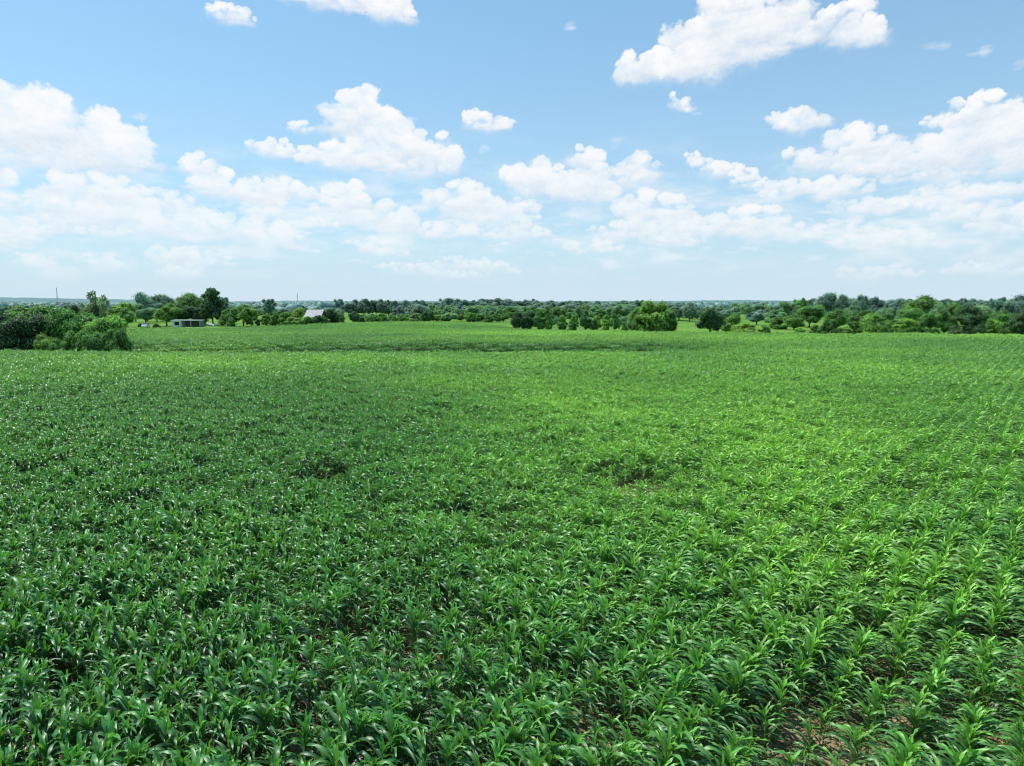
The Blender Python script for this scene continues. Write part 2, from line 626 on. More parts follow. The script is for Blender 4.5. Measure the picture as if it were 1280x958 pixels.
def gapf(x, y):
    g = np.zeros_like(x)
    for gx, gy, rad, st in gaps:
        g = np.maximum(g, st * np.exp(-(((x - gx) ** 2 + (y - gy) ** 2) / rad ** 2) ** 1.2))
    n = fbm(x / 1.6 + 7, y / 1.6 + 3, 33, 2)
    return np.maximum(g, sstep(0.38, 0.62, n) * 0.8)


ground = gridmesh_ground()


SP = 0.150
ROW = 0.76
NEAR_R = 74.0

# single plants
ni = int(NEAR_R / ROW) + 3
nj = int(NEAR_R / SP) + 3
I, J = np.meshgrid(np.arange(-ni, ni), np.arange(-nj, nj), indexing='ij')
I = I.ravel()
J = J.ravel()
off = (_hash(I, I * 0 + 3, 77)) * SP
a = I * ROW + rng.normal(0, 0.022, len(I))
b = J * SP + off + rng.normal(0, 0.03, len(I))
X = a * RN[0] + b * RU[0]
Y = a * RN[1] + b * RU[1]
d = np.hypot(X, Y)
TILE_A, TILE_B = ROW * 4, SP * 20


def tile_of(x, y):
    aa = x * RN[0] + y * RN[1] + ROW / 2
    bb = x * RU[0] + y * RU[1]
    return np.floor(aa / TILE_A), np.floor(bb / TILE_B)


def tile_center(ti, tj):
    aa = (ti + 0.5) * TILE_A - ROW / 2
    bb = (tj + 0.5) * TILE_B
    return aa * RN[0] + bb * RU[0], aa * RN[1] + bb * RU[1]


ti, tj = tile_of(X, Y)
tcx, tcy = tile_center(ti, tj)
inwedge = (np.abs(X) < Y * 0.86 + 9) & (Y > -6)
sel = inwedge & (np.hypot(tcx, tcy) < NEAR_R - 4) & (d > 3.0)
X, Y = X[sel], Y[sel]
G = gapf(X, Y)
keep = rng.random(len(X)) > np.clip(G * 0.85 + 0.03, 0, 0.95)
X, Y, G = X[keep], Y[keep], G[keep]
hn = vnoise(X / 1.7, Y / 1.7, 61) * 0.26 + vnoise(X / 9, Y / 9, 62) * 0.14
S = (0.98 + hn + rng.normal(0, 0.12, len(X))) * (1 - 0.40 * G)
# weaker plants in the bare corner on the right
corner = sstep(4.0, 8.0, X) * (1 - sstep(10, 17, Y))
S = np.clip(S, 0.42, 1.35)
keep = rng.random(len(X)) > corner * 0.03
X, Y, S = X[keep], Y[keep], S[keep]
Z = terrain(X, Y)
RZ = rng.normal(0, 0.22, len(X)) + (rng.random(len(X)) > 0.5) * PI
TILT = rng.normal(0, 0.07, (len(X), 2))

# the 300 plants that show largest
px, py, dep = pix(X, Y, Z + 0.8 * S)
rad = 0.45 * F / dep
inframe = (px + rad > 0) & (px - rad < W0) & (py - rad * 0.9 < H0)
idx = np.where(inframe)[0]
idx = idx[np.argsort(dep[idx])][:300]
mask = np.ones(len(X), bool)
mask[idx] = False

vmesh = []
for k, (f, w, s) in enumerate(variants):
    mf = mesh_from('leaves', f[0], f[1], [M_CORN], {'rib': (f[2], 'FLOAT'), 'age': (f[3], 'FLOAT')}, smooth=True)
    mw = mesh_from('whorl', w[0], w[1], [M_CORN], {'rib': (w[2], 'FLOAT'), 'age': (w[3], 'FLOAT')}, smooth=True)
    ms = mesh_from('stalk', s[0], s[1], [M_STALK], smooth=True)
    vmesh.append((ms, mf, mw))

for q, i in enumerate(idx):
    ms, mf, mw = vmesh[int(rng.integers(NVAR))]
    t = bpy.data.objects.new('corn_plant', None)
    t.empty_display_size = 0.2
    t.location = (X[i], Y[i], Z[i])
    t.rotation_euler = (TILT[i, 0], TILT[i, 1], RZ[i])
    t.scale = (S[i],) * 3
    C.objects.link(t)
    tag(t, 'young corn plant with arching leaves in the nearest rows along the bottom edge', 'corn plant', 'nearest corn plants along the bottom edge')
    obj('stalk', ms, t)
    obj('leaves', mf, t)
    obj('whorl', mw, t)

# the rest of the crop: one object; its mesh carries the plant shapes and one point per plant
pts = [np.stack([X[mask], Y[mask], Z[mask]], 1)]
rot = [np.stack([TILT[mask, 0], TILT[mask, 1], RZ[mask]], 1)]
scl = [np.repeat(S[mask][:, None], 3, 1)]
typ = [np.zeros(mask.sum(), int)]
n_single = int(mask.sum())

# far tiles of 4 rows
nt_ = int(430 / TILE_A)
TI, TJ = np.meshgrid(np.arange(-nt_, nt_), np.arange(-nt_, nt_), indexing='ij')
TI = TI.ravel()
TJ = TJ.ravel()
tx, ty = tile_center(TI, TJ)
td = np.hypot(tx, ty)
ok = (td >= NEAR_R - 4) & (np.abs(tx) < ty * 0.86 + 14) & (ty > 0) & (td < 420) & field_edge_y(tx, ty)
tx, ty = tx[ok], ty[ok]
ok = ~((np.abs(ty - 104 - 0.04 * tx) < 2.0) & (tx < 10) & (tx > -66))
tx, ty = tx[ok], ty[ok]
tz = terrain(tx, ty)
thn = 1.03 + vnoise(tx / 11, ty / 11, 62) * 0.15 + vnoise(tx / 3.3, ty / 3.3, 63) * 0.10
# thinner strip along the hollow
strip = np.exp(-((ty - 118) / 3.0) ** 2) * (tx < 25)
thn = thn * (1 - 0.35 * strip)
pts.append(np.stack([tx, ty, tz], 1))
rot.append(np.stack([tx * 0, tx * 0, (rng.random(len(tx)) > 0.5) * PI], 1))
scl.append(np.stack([tx * 0 + 1, tx * 0 + 1, thn], 1))
typ.append(np.ones(len(tx), int))

VV, FF, RB, AG, PID = [], [], [], [], []
base = 0


def push(geo, pid):
    global base
    VV.append(geo[0])
    FF.append(geo[1] + base)
    RB.append(geo[2])
    AG.append(geo[3])
    PID.append(np.full(len(geo[0]), pid))
    base += len(geo[0])


pid = 1
near_ids, far_ids = [], []
for f, w, s in variants:
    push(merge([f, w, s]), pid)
    near_ids.append(pid)
    pid += 1
low = []
for k in range(8):
    f, w = plant_parts(300 + k, 1)
    low.append(merge(f + w + [stalk_geo(k, 1)]))
for k in range(6):
    ps = []
    for ri in range(4):
        for jj in range(20):
            if rng.random() < 0.06:
                continue
            v, f, rb_, ag_ = low[int(rng.integers(8))]
            s = 1.0 + rng.normal(0, 0.15)
            an = rng.normal(0, 0.3) + (rng.random() > .5) * PI
            ca, sa = math.cos(an), math.sin(an)
            aa = (ri - 1.5) * ROW + rng.normal(0, 0.08)
            bb = (jj - 9.5) * SP + rng.normal(0, 0.04)
            x0 = aa * RN[0] + bb * RU[0]
            y0 = aa * RN[1] + bb * RU[1]
            v2 = np.stack([(v[:, 0] * ca - v[:, 1] * sa) * s + x0, (v[:, 0] * sa + v[:, 1] * ca) * s + y0, v[:, 2] * s], 1)
            ps.append((v2, f, rb_, ag_))
    push(merge(ps), pid)
    far_ids.append(pid)
    pid += 1
P = np.vstack(pts)
nP = len(P)
allV = np.vstack(VV + [P])
Fq = np.vstack(FF)
zer = np.zeros(base)
PIDa = np.concatenate(PID + [np.zeros(nP)])
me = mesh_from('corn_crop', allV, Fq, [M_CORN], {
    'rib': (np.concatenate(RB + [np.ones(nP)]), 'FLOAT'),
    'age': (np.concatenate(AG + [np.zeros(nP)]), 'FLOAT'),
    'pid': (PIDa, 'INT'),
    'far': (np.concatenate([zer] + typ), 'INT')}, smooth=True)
for nm, arr in (('rot', rot), ('scl', scl)):
    at = me.attributes.new(nm, 'FLOAT_VECTOR', 'POINT')
    at.data.foreach_set('vector', np.vstack([np.zeros((base, 3))] + arr).astype(np.float32).ravel())
crop = obj('corn_crop', me)
tag(crop, 'broad green corn crop filling the field behind the nearest rows', 'corn', kind='stuff')

ng = bpy.data.node_groups.new('crop_rows', 'GeometryNodeTree')
ng.interface.new_socket('Geometry', in_out='INPUT', socket_type='NodeSocketGeometry')
ng.interface.new_socket('Geometry', in_out='OUTPUT', socket_type='NodeSocketGeometry')
gi = ng.nodes.new('NodeGroupInput')
go = ng.nodes.new('NodeGroupOutput')


def gattr(name, typ):
    n = ng.nodes.new('GeometryNodeInputNamedAttribute')
    n.data_type = typ
    n.inputs['Name'].default_value = name
    return n.outputs[0]


def gcmp(sock, val):
    n = ng.nodes.new('FunctionNodeCompare')
    n.data_type = 'INT'
    n.operation = 'EQUAL'
    ng.links.new(sock, n.inputs[2])
    n.inputs[3].default_value = val
    return n.outputs[0]


def gsep(geo, selsock):
    n = ng.nodes.new('GeometryNodeSeparateGeometry')
    n.domain = 'POINT'
    ng.links.new(geo, n.inputs[0])
    ng.links.new(selsock, n.inputs[1])
    return n.outputs[0]


pidS = gattr('pid', 'INT')
G0 = gi.outputs[0]
ptsgeo = gsep(G0, gcmp(pidS, 0))
join_out = ng.nodes.new('GeometryNodeJoinGeometry')
for ids, isfar in ((near_ids, 0), (far_ids, 1)):
    jn = ng.nodes.new('GeometryNodeJoinGeometry')
    for k in ids:
        gti = ng.nodes.new('GeometryNodeGeometryToInstance')
        ng.links.new(gsep(G0, gcmp(pidS, k)), gti.inputs[0])
        ng.links.new(gti.outputs[0], jn.inputs[0])
    iop = ng.nodes.new('GeometryNodeInstanceOnPoints')
    pg = gsep(ptsgeo, gcmp(gattr('far', 'INT'), isfar))
    ng.links.new(pg, iop.inputs['Points'])
    ng.links.new(jn.outputs[0], iop.inputs['Instance'])
    iop.inputs['Pick Instance'].default_value = True
    rv = ng.nodes.new('FunctionNodeRandomValue')
    rv.data_type = 'INT'
    rv.inputs[4].default_value = 0
    rv.inputs[5].default_value = len(ids) - 1
    ng.links.new(rv.outputs[2], iop.inputs['Instance Index'])
    er = ng.nodes.new('FunctionNodeEulerToRotation')
    ng.links.new(gattr('rot', 'FLOAT_VECTOR'), er.inputs[0])
    ng.links.new(er.outputs[0], iop.inputs['Rotation'])
    ng.links.new(gattr('scl', 'FLOAT_VECTOR'), iop.inputs['Scale'])
    ng.links.new(iop.outputs[0], join_out.inputs[0])
ng.links.new(join_out.outputs[0], go.inputs[0])
md = crop.modifiers.new('rows', 'NODES')
md.node_group = ng
print('corn: single', n_single, 'tiles', len(tx))


# clods, stubble and dead leaf pieces lying on the soil between the nearest plants
def residue():
    r = np.random.default_rng(8)
    n = 26000
    Yr = r.uniform(5, 34, n * 2)
    Xr = r.uniform(-1, 1, n * 2) * (Yr * 0.86 + 5)
    k = r.random(n * 2) < np.clip(9.0 / Yr, 0.1, 1) * (0.35 + gapf(Xr, Yr))
    Xr, Yr = Xr[k], Yr[k]
    n = len(Xr)
    Zr = terrain(Xr, Yr) + 0.012
    an = r.uniform(0, 2 * PI, n)
    L = r.uniform(0.03, 0.16, n)
    w = r.uniform(0.006, 0.022, n)
    up = r.uniform(-0.01, 0.05, n)
    dx, dy = np.cos(an), np.sin(an)
    V = np.stack([
        np.stack([Xr - dx * L - dy * w, Yr - dy * L + dx * w, Zr], -1), np.stack([Xr - dx * L + dy * w, Yr - dy * L - dx * w, Zr + 0.004], -1),
        np.stack([Xr + dx * L + dy * w * .5, Yr + dy * L - dx * w * .5, Zr + up], -1), np.stack([Xr + dx * L - dy * w * .5, Yr + dy * L + dx * w * .5, Zr + up + .006], -1)], 1).reshape(-1, 3)
    Fq = np.arange(n * 4).reshape(-1, 4)
    # clods: squashed octahedra-like lumps built from quads
    m = 9000
    Yc = r.uniform(5, 26, m)
    Xc = r.uniform(-1, 1, m) * (Yc * 0.86 + 4)
    Zc = terrain(Xc, Yc)
    s_ = r.uniform(0.015, 0.055, m) * r.uniform(.5, 1.2, m)
    cube = np.array([(-1, -1, -.6), (1, -1, -.6), (1, 1, -.6), (-1, 1, -.6), (-.6, -.6, .8), (.6, -.6, .8), (.6, .6, .8), (-.6, .6, .8)])
    cv = cube[None] * s_[:, None, None] * r.uniform(.65, 1.3, (m, 8, 3)) + np.stack([Xc, Yc, Zc + .008], -1)[:, None]
    cf = np.array([(4, 5, 6, 7), (0, 1, 5, 4), (1, 2, 6, 5), (2, 3, 7, 6), (3, 0, 4, 7)])
    cF = (cf[None] + np.arange(m)[:, None, None] * 8).reshape(-1, 4)
    m1 = plain('dead_straw', (0.42, 0.33, 0.20), 0.9, var=0.6, scale=9)
    m2 = plain('dry_clod', (0.25, 0.17, 0.10), 0.95, var=0.4, scale=6)
    o = obj('crop_residue', mesh_from('crop_residue', V, Fq, [m1]))
    tag(o, 'bits of dead straw and leaf littering the soil between the corn rows', 'plant litter', kind='stuff')
    o = obj('soil_clods', mesh_from('soil_clods', cv.reshape(-1, 3), cF, [m2], smooth=True))
    tag(o, 'small crumbled clods lying on the bare tan soil', 'soil clods', kind='stuff')


residue()


def edge_grass():
    r = np.random.default_rng(18)
    edge = [(-300, 433), (-10, 433), (140, 434), (166, 433), (172, 411), (330, 410), (430, 406), (470, 405.2), (560, 404.8), (620, 408), (660, 413), (820, 415.5), (960, 417), (1280, 419), (1600, 420)]
    Pt = np.array([ground_hit(a_, b_, 1.25) for a_, b_ in edge])
    seg = np.hypot(*(Pt[1:] - Pt[:-1]).T)
    n = 30000
    k = r.choice(len(seg), n, p=seg / seg.sum())
    f = r.random(n)[:, None]
    Q = Pt[k] * (1 - f) + Pt[k + 1] * f
    Q[:, 1] += np.abs(r.normal(0, 2.2, n)) + 0.4
    Q[:, 0] += r.normal(0, 0.8, n)
    zg = terrain(Q[:, 0], Q[:, 1])
    cl = np.clip(0.9 + 0.9 * fbm(Q[:, 0] / 4, Q[:, 1] / 4, 55, 3), 0.15, 1.7)
    h = r.uniform(0.5, 1.15, n) * cl
    an = r.uniform(0, 2 * PI, n)
    w = r.uniform(0.06, 0.16, n)
    lx, ly = r.normal(0, 0.3, n) * h, r.normal(0, 0.3, n) * h
    V = np.stack([np.stack([Q[:, 0] - np.cos(an) * w, Q[:, 1] - np.sin(an) * w, zg - .03], -1), np.stack([Q[:, 0] + np.cos(an) * w, Q[:, 1] + np.sin(an) * w, zg - .03], -1),
                  np.stack([Q[:, 0] + np.cos(an) * w * 1.2 + lx * .6, Q[:, 1] + np.sin(an) * w * 1.2 + ly * .6, zg + h * .7], -1), np.stack([Q[:, 0] + lx, Q[:, 1] + ly, zg + h], -1)], 1).reshape(-1, 3)
    me = mesh_from('tall_grass', V, np.arange(n * 4).reshape(-1, 4), [M_FOL], {'core': (np.zeros(n * 4), 'FLOAT'), 'leafrnd': (np.repeat(r.random(n), 4), 'FLOAT')})
    o = obj('tall_grass', me)
    o.color = (0.15, 0.25, 0.06, 1)
    tag(o, 'rough tall grass and weeds along the far edge of the crop', 'tall grass', kind='stuff')
    # small broad leaved weeds on the open soil near the camera
    m = 700
    Yw = r.uniform(6, 26, m * 6)
    Xw = r.uniform(-1, 1, m * 6) * (Yw * 0.8 + 3)
    kp = r.random(m * 6) < 0.08 + 0.6 * gapf(Xw, Yw)
    Xw, Yw = Xw[kp][:m], Yw[kp][:m]
    m = len(Xw)
    nl = 9
    a0 = r.uniform(0, 2 * PI, (m, nl))
    ln = r.uniform(0.04, 0.13, (m, nl))
    hh = r.uniform(0.02, 0.12, (m, nl))
    bx_, by_, bz_ = Xw[:, None] + a0 * 0, Yw[:, None] + a0 * 0, terrain(Xw, Yw)[:, None] + a0 * 0
    c_, s_ = np.cos(a0), np.sin(a0)
    ww = ln * 0.32
    V = np.stack([np.stack([bx_, by_, bz_ + .01], -1), np.stack([bx_ + c_ * ln * .5 - s_ * ww, by_ + s_ * ln * .5 + c_ * ww, bz_ + hh], -1),
                  np.stack([bx_ + c_ * ln, by_ + s_ * ln, bz_ + hh * .8], -1), np.stack([bx_ + c_ * ln * .5 + s_ * ww, by_ + s_ * ln * .5 - c_ * ww, bz_ + hh], -1)], 2).reshape(-1, 3)
    me = mesh_from('weeds', V, np.arange(m * nl * 4).reshape(-1, 4), [M_FOL], {'core': (np.zeros(m * nl * 4), 'FLOAT'), 'leafrnd': (np.repeat(r.random(m * nl), 4), 'FLOAT')})
    o = obj('weeds', me)
    o.color = (0.08, 0.18, 0.04, 1)
    tag(o, 'tiny weeds sprouting on the bare soil between corn plants', 'weeds', kind='stuff')


edge_grass()

# ------------------------------------------------------------------ trees
def crown_mesh(seed, kind):
    r = np.random.default_rng(seed)
    # unit tree: height 1, nominal crown width 1 (scaled in x,y separately)
    lob = []
    if kind == 'round':
        n, zc, zr, lo = 30, 0.53, 0.43, 0.14
        for i in range(n):
            v = r.normal(0, 1, 3)
            v /= np.linalg.norm(v)
            q = r.uniform(0.45, 0.85)
            lob.append((v[0] * 0.42 * q, v[1] * 0.42 * q, zc + v[2] * zr * q * 0.95, r.uniform(0.11, 0.19)))
        cnt = 6500
    elif kind == 'tall':
        n = 24
        for i in range(n):
            z = r.uniform(0.25, 0.92)
            w = 0.40 * math.sin(PI * min(1, (z - 0.12) / 0.95)) ** 0.6
            a = r.uniform(0, 6.28)
            q = r.uniform(0.2, 1)
            lob.append((math.cos(a) * w * q, math.sin(a) * w * q, z, r.uniform(0.07, 0.15)))
        cnt = 5500
    elif kind == 'bush':
        n = 30
        for i in range(n):
            z = r.uniform(0.08, 0.82)
            w = 0.46 * (1 - (z / 1.05) ** 2.2)
            a = r.uniform(0, 6.28)
            q = r.uniform(0.45, 1.05)
            lob.append((math.cos(a) * w * q, math.sin(a) * w * q, z * r.uniform(.9, 1.1), r.uniform(0.11, 0.20)))
        cnt = 6500
    elif kind == 'pine':
        for i in range(34):
            z = 0.22 + 0.76 * (i / 33) ** 0.9
            w = 0.46 * (1.05 - z) ** 0.5 * (0.55 + 0.45 * r.random())
            a = i * 2.4 + r.uniform(-.5, .5)
            for q in (0.45, 1.0):
                lob.append((math.cos(a) * w * q, math.sin(a) * w * q, z + 0.02 * q, r.uniform(0.06, 0.10)))
        cnt = 6000
    else:  # sparse
        for i in range(26):
            z = r.uniform(0.35, 0.97)
            w = 0.45 * math.sin(PI * min(1, (z - 0.15) / 0.95)) ** 0.7
            a = r.uniform(0, 6.28)
            q = r.uniform(0.3, 1)
            lob.append((math.cos(a) * w * q, math.sin(a) * w * q, z, r.uniform(0.04, 0.08)))
        cnt = 1700
    lob = np.array(lob)
    area = lob[:, 3] ** 2
    li = r.choice(len(lob), cnt, p=area / area.sum())
    dv = r.normal(0, 1, (cnt, 3))
    dv[:, 2] += 0.35
    dv /= np.linalg.norm(dv, axis=1)[:, None]
    rad = lob[li, 3] * np.clip(r.normal(0.98, 0.14, cnt), 0.5, 1.35) * np.where(r.random(cnt) < 0.06, r.uniform(1.1, 1.5, cnt), 1.0)
    Pc = lob[li, :3] + dv * rad[:, None] * np.array([1, 1, 0.85])
    Pc[:, 2] = np.maximum(Pc[:, 2], 0.015)
    nrm = dv + r.normal(0, 0.55, (cnt, 3))
    nrm /= np.linalg.norm(nrm, axis=1)[:, None]
    t1 = np.cross(nrm, r.normal(0, 1, (cnt, 3)))
    t1 /= np.linalg.norm(t1, axis=1)[:, None]
    t2 = np.cross(nrm, t1)
    sz = r.uniform(0.010, 0.021, cnt)[:, None] * (1.0 if kind != 'sparse' else 1.05)
    Q = np.stack([Pc + t1 * sz * 1.4, Pc + t2 * sz * r.uniform(.5, 1.0, (cnt, 1)), Pc - t1 * sz * r.uniform(.8, 1.4, (cnt, 1)) + nrm * sz * .3, Pc - t2 * sz * r.uniform(.5, 1.0, (cnt, 1))], 1)
    V = Q.reshape(-1, 3)
    Fq = np.arange(cnt * 4).reshape(-1, 4)
    lr = np.repeat(r.random(cnt) * 0.4 + 0.6 * _hash(li, li * 0, 5), 4)
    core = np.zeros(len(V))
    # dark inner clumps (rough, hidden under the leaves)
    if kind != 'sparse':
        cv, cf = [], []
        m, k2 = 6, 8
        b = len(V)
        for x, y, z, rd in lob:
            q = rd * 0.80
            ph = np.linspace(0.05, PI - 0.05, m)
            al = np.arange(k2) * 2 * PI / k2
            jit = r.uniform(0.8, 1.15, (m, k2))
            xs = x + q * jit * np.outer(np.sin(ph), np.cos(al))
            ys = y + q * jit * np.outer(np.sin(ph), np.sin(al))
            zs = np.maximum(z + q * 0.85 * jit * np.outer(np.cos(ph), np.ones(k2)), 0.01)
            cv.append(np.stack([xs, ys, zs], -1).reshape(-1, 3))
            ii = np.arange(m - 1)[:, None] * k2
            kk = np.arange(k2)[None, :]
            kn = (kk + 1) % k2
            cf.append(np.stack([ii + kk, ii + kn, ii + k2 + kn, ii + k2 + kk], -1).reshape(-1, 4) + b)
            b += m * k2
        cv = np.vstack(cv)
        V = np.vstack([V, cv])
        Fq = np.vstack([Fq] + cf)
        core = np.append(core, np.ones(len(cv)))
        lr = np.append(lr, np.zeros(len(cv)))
    # bring the height to exactly 1
    V[:, 2] *= 1.0 / V[:, 2].max()
    wx = np.percentile(np.abs(V[:, :2]), 99)
    V[:, :2] *= 0.5 / wx
    return mesh_from('crown', V, Fq, [M_FOL], {'core': (core, 'FLOAT'), 'leafrnd': (lr, 'FLOAT')}), lob


def trunk_mesh(seed, lob, kind):
    r = np.random.default_rng(seed + 50)
    mb = MB()
    top = 0.95 if kind in ('pine', 'tall', 'sparse') else 0.62
    n = 7
    path = [(r.normal(0, 0.006) * i, r.normal(0, 0.006) * i, -0.02 + (top + 0.02) * i / (n - 1)) for i in range(n)]
    mb.tube(path, [0.030 * (1 - 0.85 * i / (n - 1)) + 0.002 for i in range(n)], 8)
    pick = r.choice(len(lob), min(len(lob), 9 if kind != 'sparse' else 22), replace=False)
    for i in pick:
        x, y, z, _ = lob[i]
        z0 = max(0.08, z - 0.22) * 0.95
        z0 = min(z0, top * 0.97)
        s = path[min(n - 1, int(z0 / top * (n - 1)))]
        mid = ((s[0] + x) * 0.5, (s[1] + y) * 0.5, z0 * 0.6 + z * 0.4 + 0.02)
        mb.tube([(s[0], s[1], z0), mid, (x, y, z)], [0.011, 0.007, 0.003], 5)
    return mesh_from('trunk', mb.V, mb.F, [M_BARK], smooth=True)


PROTO = {}
for kind, seeds in (('round', (1, 2, 3, 4)), ('tall', (5, 6, 7)), ('bush', (8, 9, 10, 11)), ('pine', (12, 18)), ('sparse', (13, 14))):
    PROTO[kind] = []
    for s in seeds:
        cm, lob = crown_mesh(s, kind)
        PROTO[kind].append((cm, trunk_mesh(s, lob, kind)))

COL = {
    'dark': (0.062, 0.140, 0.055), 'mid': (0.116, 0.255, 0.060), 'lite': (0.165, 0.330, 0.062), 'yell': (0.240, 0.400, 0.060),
    'blue': (0.138, 0.235, 0.188), 'haze': (0.203, 0.317, 0.250), 'hazegreen': (0.174, 0.324, 0.150), 'olive': (0.174, 0.262, 0.112)}  # blue and haze tones carry distance haze painted into the crowns
trng = np.random.default_rng(5)


def tree(px, Y, top, wpx, kind, col, label, group=None, name=None, cat=None, py=400):
    x, _ = at_y(px, py, Y)
    _, zt = at_y(px, top, Y)
    g = float(terrain(x, Y)) - 0.05
    h = max(0.8, zt - g)
    w = wpx / F * Y * 1.08
    nm = name or {'bush': 'shrub', 'pine': 'pine_tree'}.get(kind, 'tree')
    t = empty(nm, (x, Y, g), trng.uniform(0, 6.28))
    tag(t, label, cat or {'bush': 'shrub', 'pine': 'pine tree'}.get(kind, 'tree'), group)
    t.scale = (w, w * trng.uniform(0.85, 1.05), h)
    cm, tm = PROTO[kind][int(trng.integers(len(PROTO[kind])))]
    c = obj('crown', cm, t)
    k = trng.uniform(0.88, 1.14)
    b = COL[col]
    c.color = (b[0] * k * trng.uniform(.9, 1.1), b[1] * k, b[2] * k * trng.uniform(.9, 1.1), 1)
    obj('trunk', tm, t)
    return t


